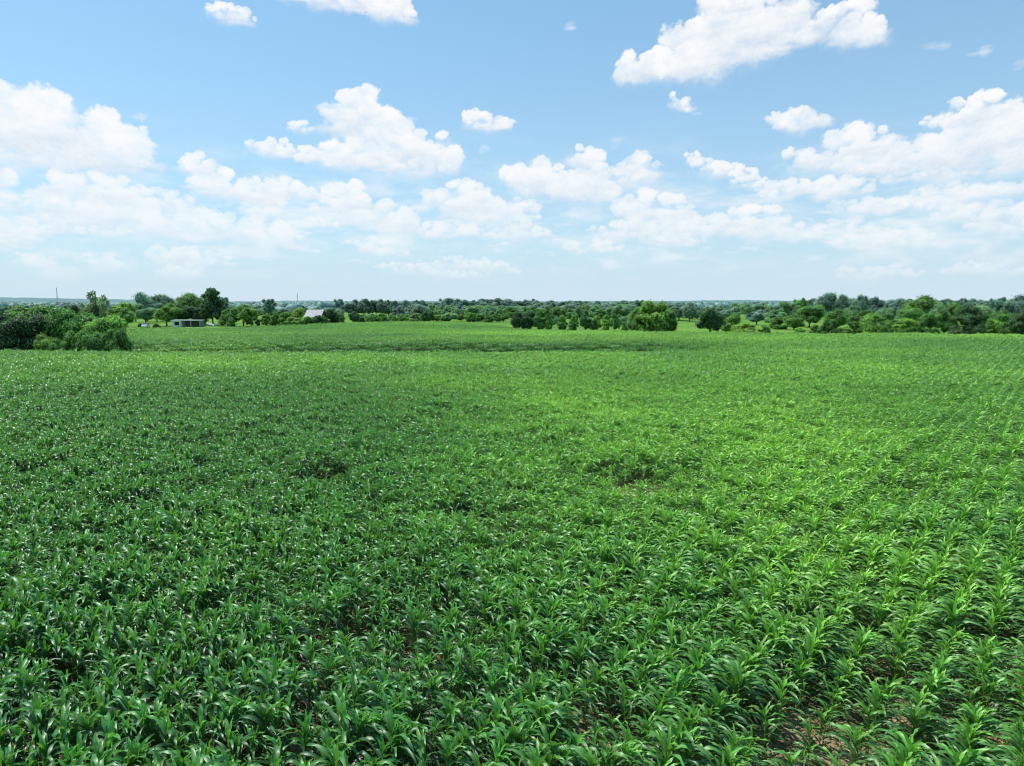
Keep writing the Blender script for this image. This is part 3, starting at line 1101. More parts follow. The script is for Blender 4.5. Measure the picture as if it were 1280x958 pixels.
T = [
    # ---- thicket on the left, in front of the far field
    (2, 116, 383, 46, 'round', 'dark', 'dark tree cut by the left frame edge in the thicket'),
    (27, 113, 388, 44, 'bush', 'dark', 'very dark dense tree at the left front of the thicket'),
    (14, 128, 378, 50, 'round', 'mid', 'mid green tree behind the darkest thicket tree at far left'),
    (45, 124, 379, 40, 'round', 'mid', 'mid green tree between the dark tree and the rounded middle one'),
    (74, 118, 379, 46, 'round', 'mid', 'rounded leafy tree rising in the middle of the thicket'),
    (101, 117, 383, 42, 'bush', 'mid', 'dense green tree right of the rounded middle thicket tree'),
    (127, 114, 390, 38, 'bush', 'lite', 'bright leafy tree near the right end of the thicket'),
    (141, 111, 406, 36, 'bush', 'mid', 'low sprawling shrub forming the right tail of the thicket'),
    (94, 109.5, 408, 32, 'bush', 'lite', 'light green rounded shrub at the foot of the thicket centre'),
    (55, 109.5, 414, 28, 'bush', 'lite', 'small pale shrub at the thicket foot beside the dark tree'),
    (70, 108.5, 420, 24, 'bush', 'mid', 'lowest little shrub at the thicket foot'),
    (115, 109.5, 412, 26, 'bush', 'mid', 'small green shrub at the thicket foot under the bright tree'),
    (122, 150, 363, 30, 'sparse', 'olive', 'thin open crowned tree standing above the thicket'),
    (116, 152, 376, 30, 'round', 'olive', 'olive tree below and beside the thin open crowned one'),
    (96, 150, 377, 26, 'round', 'dark', 'dark tree peeping over the thicket left of the thin tree'),
    # ---- left middle distance
    (156, 205, 384, 22, 'round', 'mid', 'round dark lawn tree left of the parked white car'),
    (153, 235, 376, 30, 'round', 'lite', 'light green tree behind the round lawn tree'),
    (184, 300, 364, 26, 'round', 'haze', 'tall hazy tree rising above the row behind the parked car'),
    (207, 310, 367, 28, 'round', 'blue', 'blue green tree behind the left end of the shed grove'),
    (170, 290, 379, 22, 'round', 'hazegreen', 'pale green tree left below the tall hazy one'),
    (182, 270, 384, 26, 'round', 'hazegreen', 'soft green tree directly behind the parked white car'),
    (196, 285, 377, 22, 'tall', 'blue', 'slim blue green tree left of the shed grove'),
    (195, 224, 404.5, 9, 'bush', 'dark', 'small dark shrub on the lawn right of the parked white car'),
    (174.5, 232, 404, 5, 'bush', 'dark', 'tiny dark shrub on the lawn left of the parked white car'),
    # ---- grove round the shed
    (208, 240, 377, 32, 'round', 'lite', 'bright leafy tree at the left end of the shed grove'),
    (224, 252, 369, 30, 'round', 'mid', 'green tree behind the left half of the open shed'),
    (243, 256, 365, 34, 'round', 'mid', 'broad green tree behind the open shed'),
    (232, 247, 379, 30, 'round', 'dark', 'dark tree right behind the shed roof'),
    (256, 247, 376, 28, 'round', 'dark', 'dark tree behind the right end of the shed'),
    (266, 243, 358.5, 30, 'pine', 'dark', 'tall dark pine towering right of the shed'),
    (279, 262, 370, 20, 'tall', 'blue', 'blue green tree right behind the tall pine'),
    (288, 237, 383, 28, 'bush', 'mid', 'rounded green tree right of the tall pine'),
    (304, 238, 379, 32, 'round', 'lite', 'light green tree at the right end of the shed grove'),
    (316, 245, 388, 18, 'bush', 'mid', 'low green shrub closing the right end of the shed grove'),
    (336, 330, 373, 18, 'tall', 'blue', 'lone blue green tree sticking up between grove and barn'),
    # ---- round the barn
    (333, 250, 391, 16, 'bush', 'lite', 'pale shrub left of the barn, leftmost of its thicket'),
    (344, 246, 389, 14, 'bush', 'mid', 'green shrub in the gap left of the barn thicket'),
    (358, 243, 389, 20, 'bush', 'lite', 'light green bushy tree left of the barn'),
    (373, 248, 385, 20, 'bush', 'yell', 'yellow green bushy tree touching the left gable of the barn'),
    (368, 234, 396, 22, 'bush', 'lite', 'low pale shrub in front of the bushes left of the barn'),
    (384, 236, 394.5, 18, 'bush', 'mid', 'green shrub in front of the barn below its roof'),
    (397, 236, 393.5, 15, 'bush', 'dark', 'dark shrub hiding the foot of the barn at the right'),
    (404, 238, 394, 16, 'bush', 'mid', 'green shrub in front of the right corner of the barn'),
    (413, 246, 384, 22, 'bush', 'dark', 'dark bushy tree overgrowing the right end of the barn'),
    (424, 252, 391, 16, 'bush', 'mid', 'green shrub at the right end of the barn thicket'),
    # ---- middle
    (443, 262, 388, 14, 'round', 'dark', 'small dark tree standing alone right of the barn thicket'),
    (466, 262, 393, 16, 'bush', 'mid', 'low green shrub at the crest of the field, left one of a pair'),
    (478, 262, 391, 16, 'bush', 'lite', 'pale shrub at the crest of the field, right one of a pair'),
    (493, 266, 394, 12, 'bush', 'lite', 'light little shrub on the crest between two hedge gaps'),
    (504, 264, 393, 16, 'bush', 'mid', 'rounded green shrub on the crest left of the gap'),
    (535, 262, 387, 16, 'round', 'dark', 'upright dark shrub on the crest right of the gap'),
    (646, 186, 389, 14, 'round', 'dark', 'leftmost dark tree of the clump in mid field'),
    (660, 187, 387, 22, 'round', 'dark', 'tallest dark tree in the middle of the mid field clump'),
    (674, 186, 388, 18, 'round', 'mid', 'green tree right of centre in the mid field clump'),
    (686, 185, 391, 12, 'tall', 'mid', 'narrow tree closing the right end of the mid field clump'),
    (703, 200, 402, 10, 'bush', 'mid', 'little shrub right after the mid field clump'),
    (715, 200, 401, 12, 'bush', 'mid', 'small low shrub between the clump and the next tree'),
    (732, 196, 391, 16, 'round', 'dark', 'dark round tree midway along the field edge'),
    (742, 200, 396, 14, 'bush', 'mid', 'green shrub leaning right of the dark round tree'),
    (757, 205, 399, 12, 'bush', 'lite', 'pale shrub left of the narrow upright tree'),
    (770, 192, 391, 12, 'tall', 'mid', 'narrow upright tree left of the big round tree'),
    (782, 190, 401, 12, 'bush', 'mid', 'low shrub at the left foot of the big round tree'),
    (797, 180, 383, 24, 'bush', 'mid', 'left shoulder tree of the big round crown at centre right'),
    (817, 178, 373.5, 42, 'bush', 'lite', 'big bushy bright green tree at the field edge, centre right'),
    (836, 180, 386, 20, 'bush', 'mid', 'right shoulder tree of the big bright crown'),
    (888, 172, 384, 32, 'round', 'dark', 'compact dark green tree standing alone at the field edge'),
    (915, 180, 390, 30, 'bush', 'lite', 'rounded green tree just right of the compact lone one'),
    (934, 172, 402, 34, 'bush', 'yell', 'low bright yellow green shrub right of the lone trees'),
    (956, 176, 406, 14, 'bush', 'mid', 'little grey green shrub ending the low bright hedge'),
    (1001, 170, 409, 18, 'bush', 'lite', 'low pale shrub in the meadow gap on the right'),
    # ---- right front row
    (1037, 169, 397.5, 22, 'bush', 'mid', 'ball shaped dark green shrub at the field edge, right'),
    (1020, 176, 405, 14, 'bush', 'mid', 'small shrub left of the ball shaped one'),
    (1056, 169, 409, 20, 'bush', 'lite', 'low pale shrub right of the ball shaped one'),
    (1068, 180, 394, 24, 'bush', 'mid', 'green shrub behind the low pale one on the right'),
    (1093, 169, 390, 32, 'bush', 'lite', 'bright green leafy tree in the right front row'),
    (1116, 172, 398, 20, 'bush', 'mid', 'shrub between the two bright trees of the right row'),
    (1134, 169, 396, 28, 'bush', 'lite', 'second bright tree of the right front row'),
    (1160, 169, 391, 28, 'bush', 'mid', 'green tree right of the second bright tree'),
    (1181, 174, 384, 28, 'round', 'mid', 'taller green tree left of the dark broad one'),
    (1211, 168, 380, 42, 'bush', 'dark', 'broad dark tree in the right front row'),
    (1240, 170, 396, 22, 'bush', 'lite', 'pale low tree right of the broad dark one'),
    (1256, 168, 401, 18, 'bush', 'mid', 'low green shrub before the frame edge at right'),
    (1276, 166, 384, 34, 'bush', 'dark', 'dark tree cut by the right frame edge'),
    # ---- right wood behind
    (968, 232, 386, 26, 'round', 'hazegreen', 'soft green tree at the left start of the right wood'),
    (946, 250, 386, 24, 'round', 'haze', 'hazy tree left of the right wood'),
    (985, 235, 376, 24, 'tall', 'hazegreen', 'upright green tree where the right wood rises'),
    (1000, 240, 372, 22, 'tall', 'mid', 'tall tree on the left shoulder of the right wood'),
    (1012, 225, 380, 30, 'round', 'mid', 'rounded tree low on the left shoulder of the right wood'),
    (993, 205, 392, 26, 'round', 'mid', 'dark tree at the meadow end below the left shoulder'),
    (972, 210, 396, 24, 'bush', 'mid', 'shrubby tree at the left foot of the right wood'),
    (1032, 275, 364.5, 26, 'round', 'blue', 'highest blue green tree of the right wood, left one'),
    (1052, 278, 366, 22, 'round', 'blue', 'tall blue green tree second in the high row'),
    (1072, 280, 366.5, 26, 'round', 'blue', 'tall blue green tree in the middle of the high row'),
    (1096, 282, 369, 22, 'round', 'blue', 'tall blue green tree at the right end of the high row'),
    (1046, 205, 384, 28, 'round', 'mid', 'green tree behind the ball shaped shrub'),
    (1064, 225, 380, 26, 'round', 'hazegreen', 'soft green tree below the high row'),
    (1086, 215, 386, 28, 'round', 'mid', 'green tree between the high row and the bright tree'),
    (1106, 230, 384, 26, 'round', 'hazegreen', 'soft green tree below the gap in the skyline'),
    (1128, 245, 374, 18, 'tall', 'blue', 'narrow blue green tree left of the dome shaped tree'),
    (1150, 235, 366.5, 44, 'round', 'mid', 'large dome shaped tree on the skyline at right'),
    (1140, 205, 384, 34, 'round', 'mid', 'green tree in front of the dome shaped one'),
    (1172, 230, 378, 28, 'round', 'hazegreen', 'soft green tree on the right flank of the dome'),
    (1196, 240, 373, 24, 'sparse', 'blue', 'open crowned tree on the skyline behind the broad dark tree'),
    (1194, 236, 377, 24, 'round', 'mid', 'fuller tree just below the open crowned skyline tree'),
    (1228, 220, 381, 28, 'round', 'hazegreen', 'soft tree right behind the broad dark tree'),
    (1246, 232, 371, 20, 'tall', 'blue', 'slim skyline tree between broad dark tree and edge'),
    (1262, 225, 375, 24, 'round', 'blue', 'blue green tree near the right frame edge'),
    (1274, 235, 366, 30, 'round', 'blue', 'high blue green tree at the right frame edge'),
    (1255, 205, 386, 28, 'round', 'mid', 'green tree below the slim skyline tree'),
    # ---- behind centre
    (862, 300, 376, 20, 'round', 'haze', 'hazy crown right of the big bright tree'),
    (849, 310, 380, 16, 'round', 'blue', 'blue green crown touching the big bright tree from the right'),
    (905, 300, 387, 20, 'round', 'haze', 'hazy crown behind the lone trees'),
    (424, 390, 373, 15, 'tall', 'blue', 'first tall blue green tree of the far row right of the barn'),
    (436, 400, 377, 14, 'round', 'haze', 'hazy small tree after the first tall one right of the barn'),
]
for px_, Y_, top_, w_, kind_, col_, lab_ in T:
    if px_ < 145 and Y_ < 135:      # the thicket: low, wide, rounded crowns
        w_, top_ = w_ * 1.22, top_ + 1.5
        kind_ = 'round' if top_ < 400 else kind_
    tree(px_, Y_, top_, w_, kind_, col_, lab_)

# rows of look-alike trees farther back
def far_row(x0, x1, step, Y, yj, top, tj, w, kinds, cols, label, group):
    x = x0
    while x < x1:
        tree(x, Y + trng.uniform(-yj, yj), top(x) + trng.uniform(-tj, tj), w * trng.uniform(0.8, 1.3), str(trng.choice(kinds)), str(trng.choice(cols)), label, group, name='tree', cat='tree')
        x += step * trng.uniform(0.75, 1.25)


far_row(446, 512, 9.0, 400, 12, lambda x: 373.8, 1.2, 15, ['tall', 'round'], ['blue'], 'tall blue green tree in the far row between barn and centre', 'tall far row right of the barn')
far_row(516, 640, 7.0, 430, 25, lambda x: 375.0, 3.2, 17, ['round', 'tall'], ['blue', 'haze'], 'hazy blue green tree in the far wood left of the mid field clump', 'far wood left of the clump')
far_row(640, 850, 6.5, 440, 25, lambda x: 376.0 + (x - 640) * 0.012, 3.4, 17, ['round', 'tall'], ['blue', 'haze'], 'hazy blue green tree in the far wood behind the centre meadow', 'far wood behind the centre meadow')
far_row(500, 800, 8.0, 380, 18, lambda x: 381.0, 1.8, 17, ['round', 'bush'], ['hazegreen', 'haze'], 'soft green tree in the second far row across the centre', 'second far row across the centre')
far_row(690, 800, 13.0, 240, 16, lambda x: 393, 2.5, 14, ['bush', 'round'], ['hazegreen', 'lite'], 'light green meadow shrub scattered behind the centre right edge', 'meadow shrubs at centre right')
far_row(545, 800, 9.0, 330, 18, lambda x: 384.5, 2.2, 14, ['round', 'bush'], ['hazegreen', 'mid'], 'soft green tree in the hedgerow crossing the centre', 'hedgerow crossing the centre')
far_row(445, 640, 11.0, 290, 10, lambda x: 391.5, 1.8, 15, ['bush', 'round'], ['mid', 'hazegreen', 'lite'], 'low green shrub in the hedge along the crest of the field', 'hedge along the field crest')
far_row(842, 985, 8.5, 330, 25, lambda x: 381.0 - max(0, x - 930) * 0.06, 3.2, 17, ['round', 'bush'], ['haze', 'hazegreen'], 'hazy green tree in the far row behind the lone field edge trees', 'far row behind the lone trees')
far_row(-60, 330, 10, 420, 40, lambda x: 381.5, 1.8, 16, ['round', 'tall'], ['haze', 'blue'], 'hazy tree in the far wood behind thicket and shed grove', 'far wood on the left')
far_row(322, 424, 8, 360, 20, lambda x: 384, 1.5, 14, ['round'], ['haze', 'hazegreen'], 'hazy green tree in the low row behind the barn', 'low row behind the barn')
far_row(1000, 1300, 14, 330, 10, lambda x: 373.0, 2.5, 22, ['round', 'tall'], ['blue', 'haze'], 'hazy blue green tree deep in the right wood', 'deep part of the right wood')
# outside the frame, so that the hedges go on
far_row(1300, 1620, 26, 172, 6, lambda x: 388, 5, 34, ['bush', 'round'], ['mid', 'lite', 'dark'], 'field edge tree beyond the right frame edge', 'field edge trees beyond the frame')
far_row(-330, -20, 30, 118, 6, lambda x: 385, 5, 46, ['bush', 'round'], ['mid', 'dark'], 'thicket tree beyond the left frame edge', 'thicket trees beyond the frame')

# ------------------------------------------------------------------ distant woodland, one mass on the hills
def distant_woods():
    r = np.random.default_rng(3)
    n = 9000
    az = np.radians(r.uniform(-50, 50, n))
    dd = r.uniform(560, 1500, n)
    keepm = fbm(np.degrees(az) / 3.0, dd / 160, 71, 3) > -0.12
    az, dd = az[keepm], dd[keepm]
    n = len(az)
    x = dd * np.sin(az)
    y = dd * np.cos(az)
    z = terrain(x, y)
    m, k2 = 5, 7
    ph = np.linspace(0.1, PI - 0.1, m)
    al = np.arange(k2) * 2 * PI / k2
    h = r.uniform(4.0, 8.0, n)
    w = r.uniform(4, 8, n)
    jit = r.uniform(0.75, 1.2, (n, m, k2))
    S1 = np.sin(ph)[None, :, None]
    xs = x[:, None, None] + w[:, None, None] * jit * S1 * np.cos(al)
    ys = y[:, None, None] + w[:, None, None] * jit * S1 * np.sin(al)
    zs = z[:, None, None] + h[:, None, None] * (0.45 + 0.6 * jit * np.cos(ph)[None, :, None])
    V = np.stack([xs, ys, zs], -1).reshape(-1, 3)
    ii = np.arange(m - 1)[:, None] * k2
    kk = np.arange(k2)[None, :]
    kn = (kk + 1) % k2
    f = np.stack([ii + kk, ii + kn, ii + k2 + kn, ii + k2 + kk], -1).reshape(-1, 4)
    Fq = (f[None] + (np.arange(n) * m * k2)[:, None, None]).reshape(-1, 4)[:, ::-1]
    lr = np.repeat(r.random(n), m * k2)
    me = mesh_from('distant_woods', V, Fq, [M_FOL], {'core': (lr * 0, 'FLOAT'), 'leafrnd': (lr, 'FLOAT')})
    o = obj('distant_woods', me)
    o.color = (0.115, 0.205, 0.185, 1)  # woodland green with bluish distance haze put into the colour
    tag(o, 'far off bluish woodland covering the low country to the horizon', 'woodland', kind='stuff')


distant_woods()

# ------------------------------------------------------------------ buildings and small things
M_WHITE = plain('white_painted_boards', (0.72, 0.74, 0.76), 0.7, var=0.2, scale=2)
M_METALROOF = plain('weathered_metal_roof', (0.40, 0.41, 0.42), 0.6, metal=0.0, var=0.3, scale=1.2)
M_GREYWOOD = plain('grey_barn_wood', (0.26, 0.24, 0.22), 0.85, var=0.4, scale=3)
M_DARK = plain('dark_opening', (0.02, 0.022, 0.025), 0.9, var=0.2)
M_GLASS = plain('dark_glass', (0.03, 0.04, 0.05), 0.1, var=0.1, spec=0.8)
M_PAINT = plain('white_car_paint', (0.78, 0.78, 0.77), 0.25, var=0.04, spec=0.6)
M_TYRE = plain('tyre_rubber', (0.025, 0.025, 0.025), 0.85, var=0.2)
M_STEEL = plain('galvanised_steel', (0.35, 0.37, 0.40), 0.5, metal=0.3, var=0.1)
M_LAMP = plain('lamp_glass', (0.6, 0.6, 0.58), 0.15, var=0.1)
M_RIM = plain('wheel_rim', (0.4, 0.4, 0.42), 0.35, metal=0.7, var=0.1)


def put(name, px, py_base, label, cat, rz=0.0, Y=None):
    if Y is None:
        x, Y = ground_hit(px, py_base, 0)
    else:
        x, _ = at_y(px, py_base, Y)
    t = empty(name, (x, Y, float(terrain(x, Y))), rz)
    return tag(t, label, cat)


# open fronted shed: 10 m wide, 2.5 m high
sh = put('farm_shed', 235, 406, 'low white farm shed with flat roof and dark open bays', 'shed', rz=R(6), Y=232)
b = MB()
b.box((-4.3, -0.0, 1.05), (0.12, 4.0, 2.1))
b.box((-2.9, -1.95, 1.9), (2.7, 0.1, 0.42))
b.box((-3.95, -1.95, 0.85), (0.6, 0.1, 1.68))
b.box((-1.85, -1.95, 0.85), (0.6, 0.1, 1.68))
b.box((-2.9, -1.95, 0.28), (1.48, 0.1, 0.56))
b.box((-1.5, 0, 1.05), (0.1, 3.8, 2.1))
b.build('front_wall', M_WHITE, sh)
b = MB()
b.box((0.2, 1.95, 1.05), (9.1, 0.1, 2.1))
b.box((4.7, 0, 1.05), (0.12, 4.0, 2.1))
b.build('back_wall', M_GREYWOOD, sh)
b = MB()
b.box((0.2, -0.05, 2.24), (9.7, 4.7, 0.10), ry=R(0.4))
b.box((0.2, -2.42, 2.20), (9.75, 0.06, 0.26))
b.build('roof', M_WHITE, sh)
for x in (1.6, 4.55):
    b = MB()
    b.box((x, -1.95, 1.05), (0.16, 0.16, 2.1))
    b.build('post', M_WHITE, sh)
b = MB()
b.box((-2.9, -1.90, 1.13), (1.44, 0.04, 1.08))
b.build('window', M_DARK, sh)

# barn with pale metal gable roof
ba = put('barn', 395, 404, 'old barn with bright weathered metal roof half swallowed by bushes', 'barn', rz=R(-8), Y=246)
L2, W2, ez, rzg = 2.9, 2.7, 3.4, 5.75
b = MB()
b.box((0, -W2 + 0.1, ez / 2), (L2 * 2 - 0.2, 0.12, ez))
b.box((0, W2 - 0.1, ez / 2), (L2 * 2 - 0.2, 0.12, ez))
for sx_ in (-1, 1):
    x0, x1 = sx_ * (L2 - 0.16), sx_ * (L2 - 0.04)
    pl = [(-W2 + .2, 0), (W2 - .2, 0), (W2 - .2, ez), (0, rzg - 0.12), (-W2 + .2, ez)]
    vs = [(x0, p[0], p[1]) for p in pl] + [(x1, p[0], p[1]) for p in pl]
    fs = [tuple(range(5)), tuple(range(9, 4, -1))] + [(i, (i + 1) % 5, 5 + (i + 1) % 5, 5 + i) for i in range(5)]
    b.add(vs, fs)
b.build('wall', M_GREYWOOD, ba)
b = MB()
th = 0.07
for s_ in (-1, 1):
    p0 = (s_ * (W2 + 0.35), ez - 0.28)
    p1 = (0.0, rzg)
    vs = []
    for xx in (-L2 - 0.3, L2 + 0.3):
        vs += [(xx, p0[0], p0[1]), (xx, p1[0], p1[1]), (xx, p1[0], p1[1] + th), (xx, p0[0], p0[1] + th)]
    b.add(vs, [(0, 1, 2, 3), (7, 6, 5, 4), (0, 4, 5, 1), (1, 5, 6, 2), (2, 6, 7, 3), (3, 7, 4, 0)])
# standing seams on the camera side
for k in range(13):
    xx = -L2 - 0.1 + k * (2 * L2 + 0.2) / 12
    b.tube([(xx, -W2 - 0.34, ez - 0.20), (xx, -0.02, rzg + 0.09)], 0.03, 4)
b.build('roof', M_METALROOF, ba)
b = MB()
b.box((-1.2, -W2 + 0.02, 1.25), (2.0, 0.06, 2.5))
b.build('door', M_DARK, ba)

# small white trimmed gable left of the lawn tree
hs = put('outbuilding', 147, 400, 'small grey outbuilding with white trimmed gable peeping past the thicket', 'outbuilding', rz=R(20), Y=200)
hs.scale = (0.72, 0.8, 0.85)
b = MB()
b.prism([(-1.6, 0), (1.6, 0), (1.6, 2.9), (0, 4.6), (-1.6, 2.9)], -2.0, 2.0)
b.build('wall', M_GREYWOOD, hs)
b = MB()
for s_ in (-1, 1):
    vs = []
    for yy in (-2.25, 2.25):
        vs += [(s_ * 1.95, yy, 2.56), (0, yy, 4.66), (0, yy, 4.76), (s_ * 1.95, yy, 2.66)]
    b.add(vs, [(0, 1, 2, 3), (7, 6, 5, 4), (0, 4, 5, 1), (1, 5, 6, 2), (2, 6, 7, 3), (3, 7, 4, 0)])
b.build('roof', M_GREYWOOD, hs)
b = MB()
for x0, x1, z0, z1 in ((-0.75, -0.55, 1.4, 3.3), (0.55, 0.75, 1.4, 3.3), (-0.55, 0.55, 3.1, 3.3), (-0.55, 0.55, 1.4, 1.6)):
    b.box(((x0 + x1) / 2, -2.05, (z0 + z1) / 2), (x1 - x0, 0.1, z1 - z0))
w = b.build('window', M_WHITE, hs)
b = MB()
b.box((0, -2.02, 2.35), (1.08, 0.04, 1.48))
b.build('pane', M_GLASS, w)

# parked car seen from the front, on the lawn
car = put('parked_car', 182, 409.5, 'small white car with dark windows parked on the lawn', 'car', rz=R(14), Y=226)
b = MB()
sec = [(-2.05, 0.32, 0.62, 0.74), (-1.95, 0.28, 0.80, 0.80), (-1.0, 0.26, 0.98, 0.86), (0.2, 0.26, 1.02, 0.87), (1.5, 0.27, 1.02, 0.86), (1.98, 0.30, 0.95, 0.80), (2.08, 0.36, 0.78, 0.74)]
vs, fs = [], []
for y, z0, z1, hw in sec:
    vs += [(-hw * .92, y, z0), (hw * .92, y, z0), (hw, y, z0 + 0.12), (hw, y, z1 - 0.12), (hw * 0.9, y, z1), (-hw * 0.9, y, z1), (-hw, y, z1 - 0.12), (-hw, y, z0 + 0.12)]
for i in range(len(sec) - 1):
    for k in range(8):
        fs.append((i * 8 + k, i * 8 + (k + 1) % 8, (i + 1) * 8 + (k + 1) % 8, (i + 1) * 8 + k))
fs += [tuple(range(7, -1, -1)), tuple((len(sec) - 1) * 8 + k for k in range(8))]
b.add(vs, fs)
b.box((0, 0.45, 1.47), (1.26, 1.7, 0.06))
for sx_ in (-1, 1):
    b.tube([(sx_ * 0.76, -0.98, 0.98), (sx_ * 0.62, -0.38, 1.46)], 0.035, 6)
    b.tube([(sx_ * 0.76, 1.78, 0.98), (sx_ * 0.62, 1.28, 1.46)], 0.045, 6)
b.build('body', M_PAINT, car, bevel=0.03, smooth=True)
b = MB()
b.add([(-.74, -1.0, .98), (.74, -1.0, .98), (.6, -.4, 1.45), (-.6, -.4, 1.45)], [(0, 1, 2, 3)])
b.build('windscreen', M_GLASS, car)
b = MB()
b.add([(-.74, 1.8, .98), (-.6, 1.3, 1.45), (.6, 1.3, 1.45), (.74, 1.8, .98)], [(0, 1, 2, 3)])
b.build('rear_window', M_GLASS, car)
for sx_ in (-1, 1):
    b = MB()
    b.add([(sx_ * .77, -.95, .98), (sx_ * .77, 1.75, .98), (sx_ * .63, 1.28, 1.45), (sx_ * .63, -.4, 1.45)], [(0, 1, 2, 3)])
    b.build('side_window', M_GLASS, car)
    b = MB()
    b.box((sx_ * 0.58, -2.03, 0.68), (0.28, 0.06, 0.13))
    b.build('headlight', M_LAMP, car, bevel=0.01)
    for yy in (-1.3, 1.3):
        b = MB()
        b.tube([(sx_ * 0.72, yy, 0.31), (sx_ * 0.90, yy, 0.31)], 0.31, 18)
        w = b.build('wheel', M_TYRE, car)
        b = MB()
        b.tube([(sx_ * 0.895, yy, 0.31), (sx_ * 0.915, yy, 0.31)], 0.18, 14)
        b.build('rim', M_RIM, w)

# pale boards lying about right of the shed
bd = put('metal_sheet', 263.5, 406, 'pale sheet of metal leaning in the grass right of the shed', 'metal sheet', rz=R(8), Y=229)
b = MB()
b.add([(-1.2, 0, 1.0), (-1.2, .35, 1.55), (1.1, .1, 0.95), (1.1, -.3, 0.42), (-1.2, .04, 0.96), (-1.2, .39, 1.51), (1.1, .14, 0.91), (1.1, -.26, 0.38)], [(0, 1, 2, 3), (7, 6, 5, 4), (0, 4, 5, 1), (1, 5, 6, 2), (2, 6, 7, 3), (3, 7, 4, 0)])
b.box((-1.0, 0.15, 0.5), (0.08, 0.08, 1.1))
b.box((0.9, -.1, 0.22), (0.08, 0.08, 0.6))
o = b.build('sheet', M_WHITE, bd)
ps = put('fence_post', 270, 406, 'short white post standing below the tall pine', 'post', Y=230)
b = MB()
b.box((0, 0, 0.75), (0.18, 0.18, 1.5))
b.box((0, 0, 1.53), (0.26, 0.26, 0.06))
b.build('post', M_WHITE, ps)

# two masts on the horizon
for px_, top_, lab in ((70.5, 360, 'faint lattice mast on the horizon above the left thicket'), (371.5, 367, 'faint lattice mast on the horizon above the barn')):
    Y_ = 2300
    x, zt = at_y(px_, top_, Y_)
    g = float(terrain(x, Y_)) - 2
    t = empty('radio_mast', (x, Y_, g))
    tag(t, lab, 'radio mast')
    h = zt - g
    mb = MB()
    r0, r1 = 1.6, 0.7
    for k in range(3):
        a0 = k * 2 * PI / 3
        mb.tube([(r0 * math.cos(a0), r0 * math.sin(a0), 0), (r1 * math.cos(a0), r1 * math.sin(a0), h)], 0.28, 5)
        for q in range(14):
            f0, f1 = q / 14, (q + 1) / 14
            ra, rb2 = r0 + (r1 - r0) * f0, r0 + (r1 - r0) * f1
            a1 = a0 + 2 * PI / 3
            mb.tube([(ra * math.cos(a0), ra * math.sin(a0), h * f0), (rb2 * math.cos(a1), rb2 * math.sin(a1), h * f1)], 0.14, 4)
    mb.build('lattice', M_STEEL, t)
    mb = MB()
    mb.tube([(0, 0, h), (0, 0, h + 3)], 0.15, 5)
    mb.build('antenna', M_STEEL, t)

# ------------------------------------------------------------------ sky and clouds
SUN_EL, SUN_AZ = 58.0, -62.0     # azimuth from +Y, negative = left
sun_dir = Vector((math.sin(R(SUN_AZ)) * math.cos(R(SUN_EL)), math.cos(R(SUN_AZ)) * math.cos(R(SUN_EL)), math.sin(R(SUN_EL))))
sl = bpy.data.lights.new('sun', 'SUN')
sl.energy = 5.0
sl.angle = R(0.5)
sl.color = (1.0, 0.96, 0.90)
so = bpy.data.objects.new('sun', sl)
so.rotation_euler = sun_dir.to_track_quat('Z', 'Y').to_euler()
C.objects.link(so)

wd_ = bpy.data.worlds.new('World')
bpy.context.scene.world = wd_
wd_.use_nodes = True
nt = wd_.node_tree
nt.nodes.clear()
sk = nt.nodes.new('ShaderNodeTexSky')
sk.sky_type = 'NISHITA'
sk.sun_disc = False
sk.sun_elevation = R(SUN_EL)
sk.sun_rotation = R(SUN_AZ)
sk.altitude = 100
sk.air_density = 1.0
sk.dust_density = 0.6
sk.ozone_density = 1.5
SKY_GAIN = (0.80, 1.24, 1.33)
bg = nt.nodes.new('ShaderNodeBackground')
bg.inputs[1].default_value = 0.12
cm_ = mixc(nt, 1.0, sk.outputs[0], SKY_GAIN, 'MULTIPLY')
# pale haze of a humid summer day, thickening toward the horizon
gen = N(nt, 'ShaderNodeTexCoord').outputs['Generated']
sz_ = N(nt, 'ShaderNodeSeparateXYZ')
nt.links.new(gen, sz_.inputs[0])
up_ = mth(nt, 'MAXIMUM', sz_.outputs[2], 0.0)
hf_ = mth(nt, 'EXPONENT', mth(nt, 'MULTIPLY', up_, -1 / 0.19))
cm_ = mixc(nt, 0.35, cm_, tuple(v_ / 0.12 for v_ in (0.30, 0.60, 0.90)))
cm_ = mixc(nt, hf_, cm_, tuple(v_ / 0.12 for v_ in (0.635, 0.785, 0.89)))
nt.links.new(cm_, bg.inputs[0])
wo = nt.nodes.new('ShaderNodeOutputWorld')
nt.links.new(bg.outputs[0], wo.inputs[0])


def azel(px, py):
    d_ = ray(px, py)
    return math.degrees(math.atan2(d_[0], d_[1])), math.degrees(math.atan2(d_[2], math.hypot(d_[0], d_[1])))


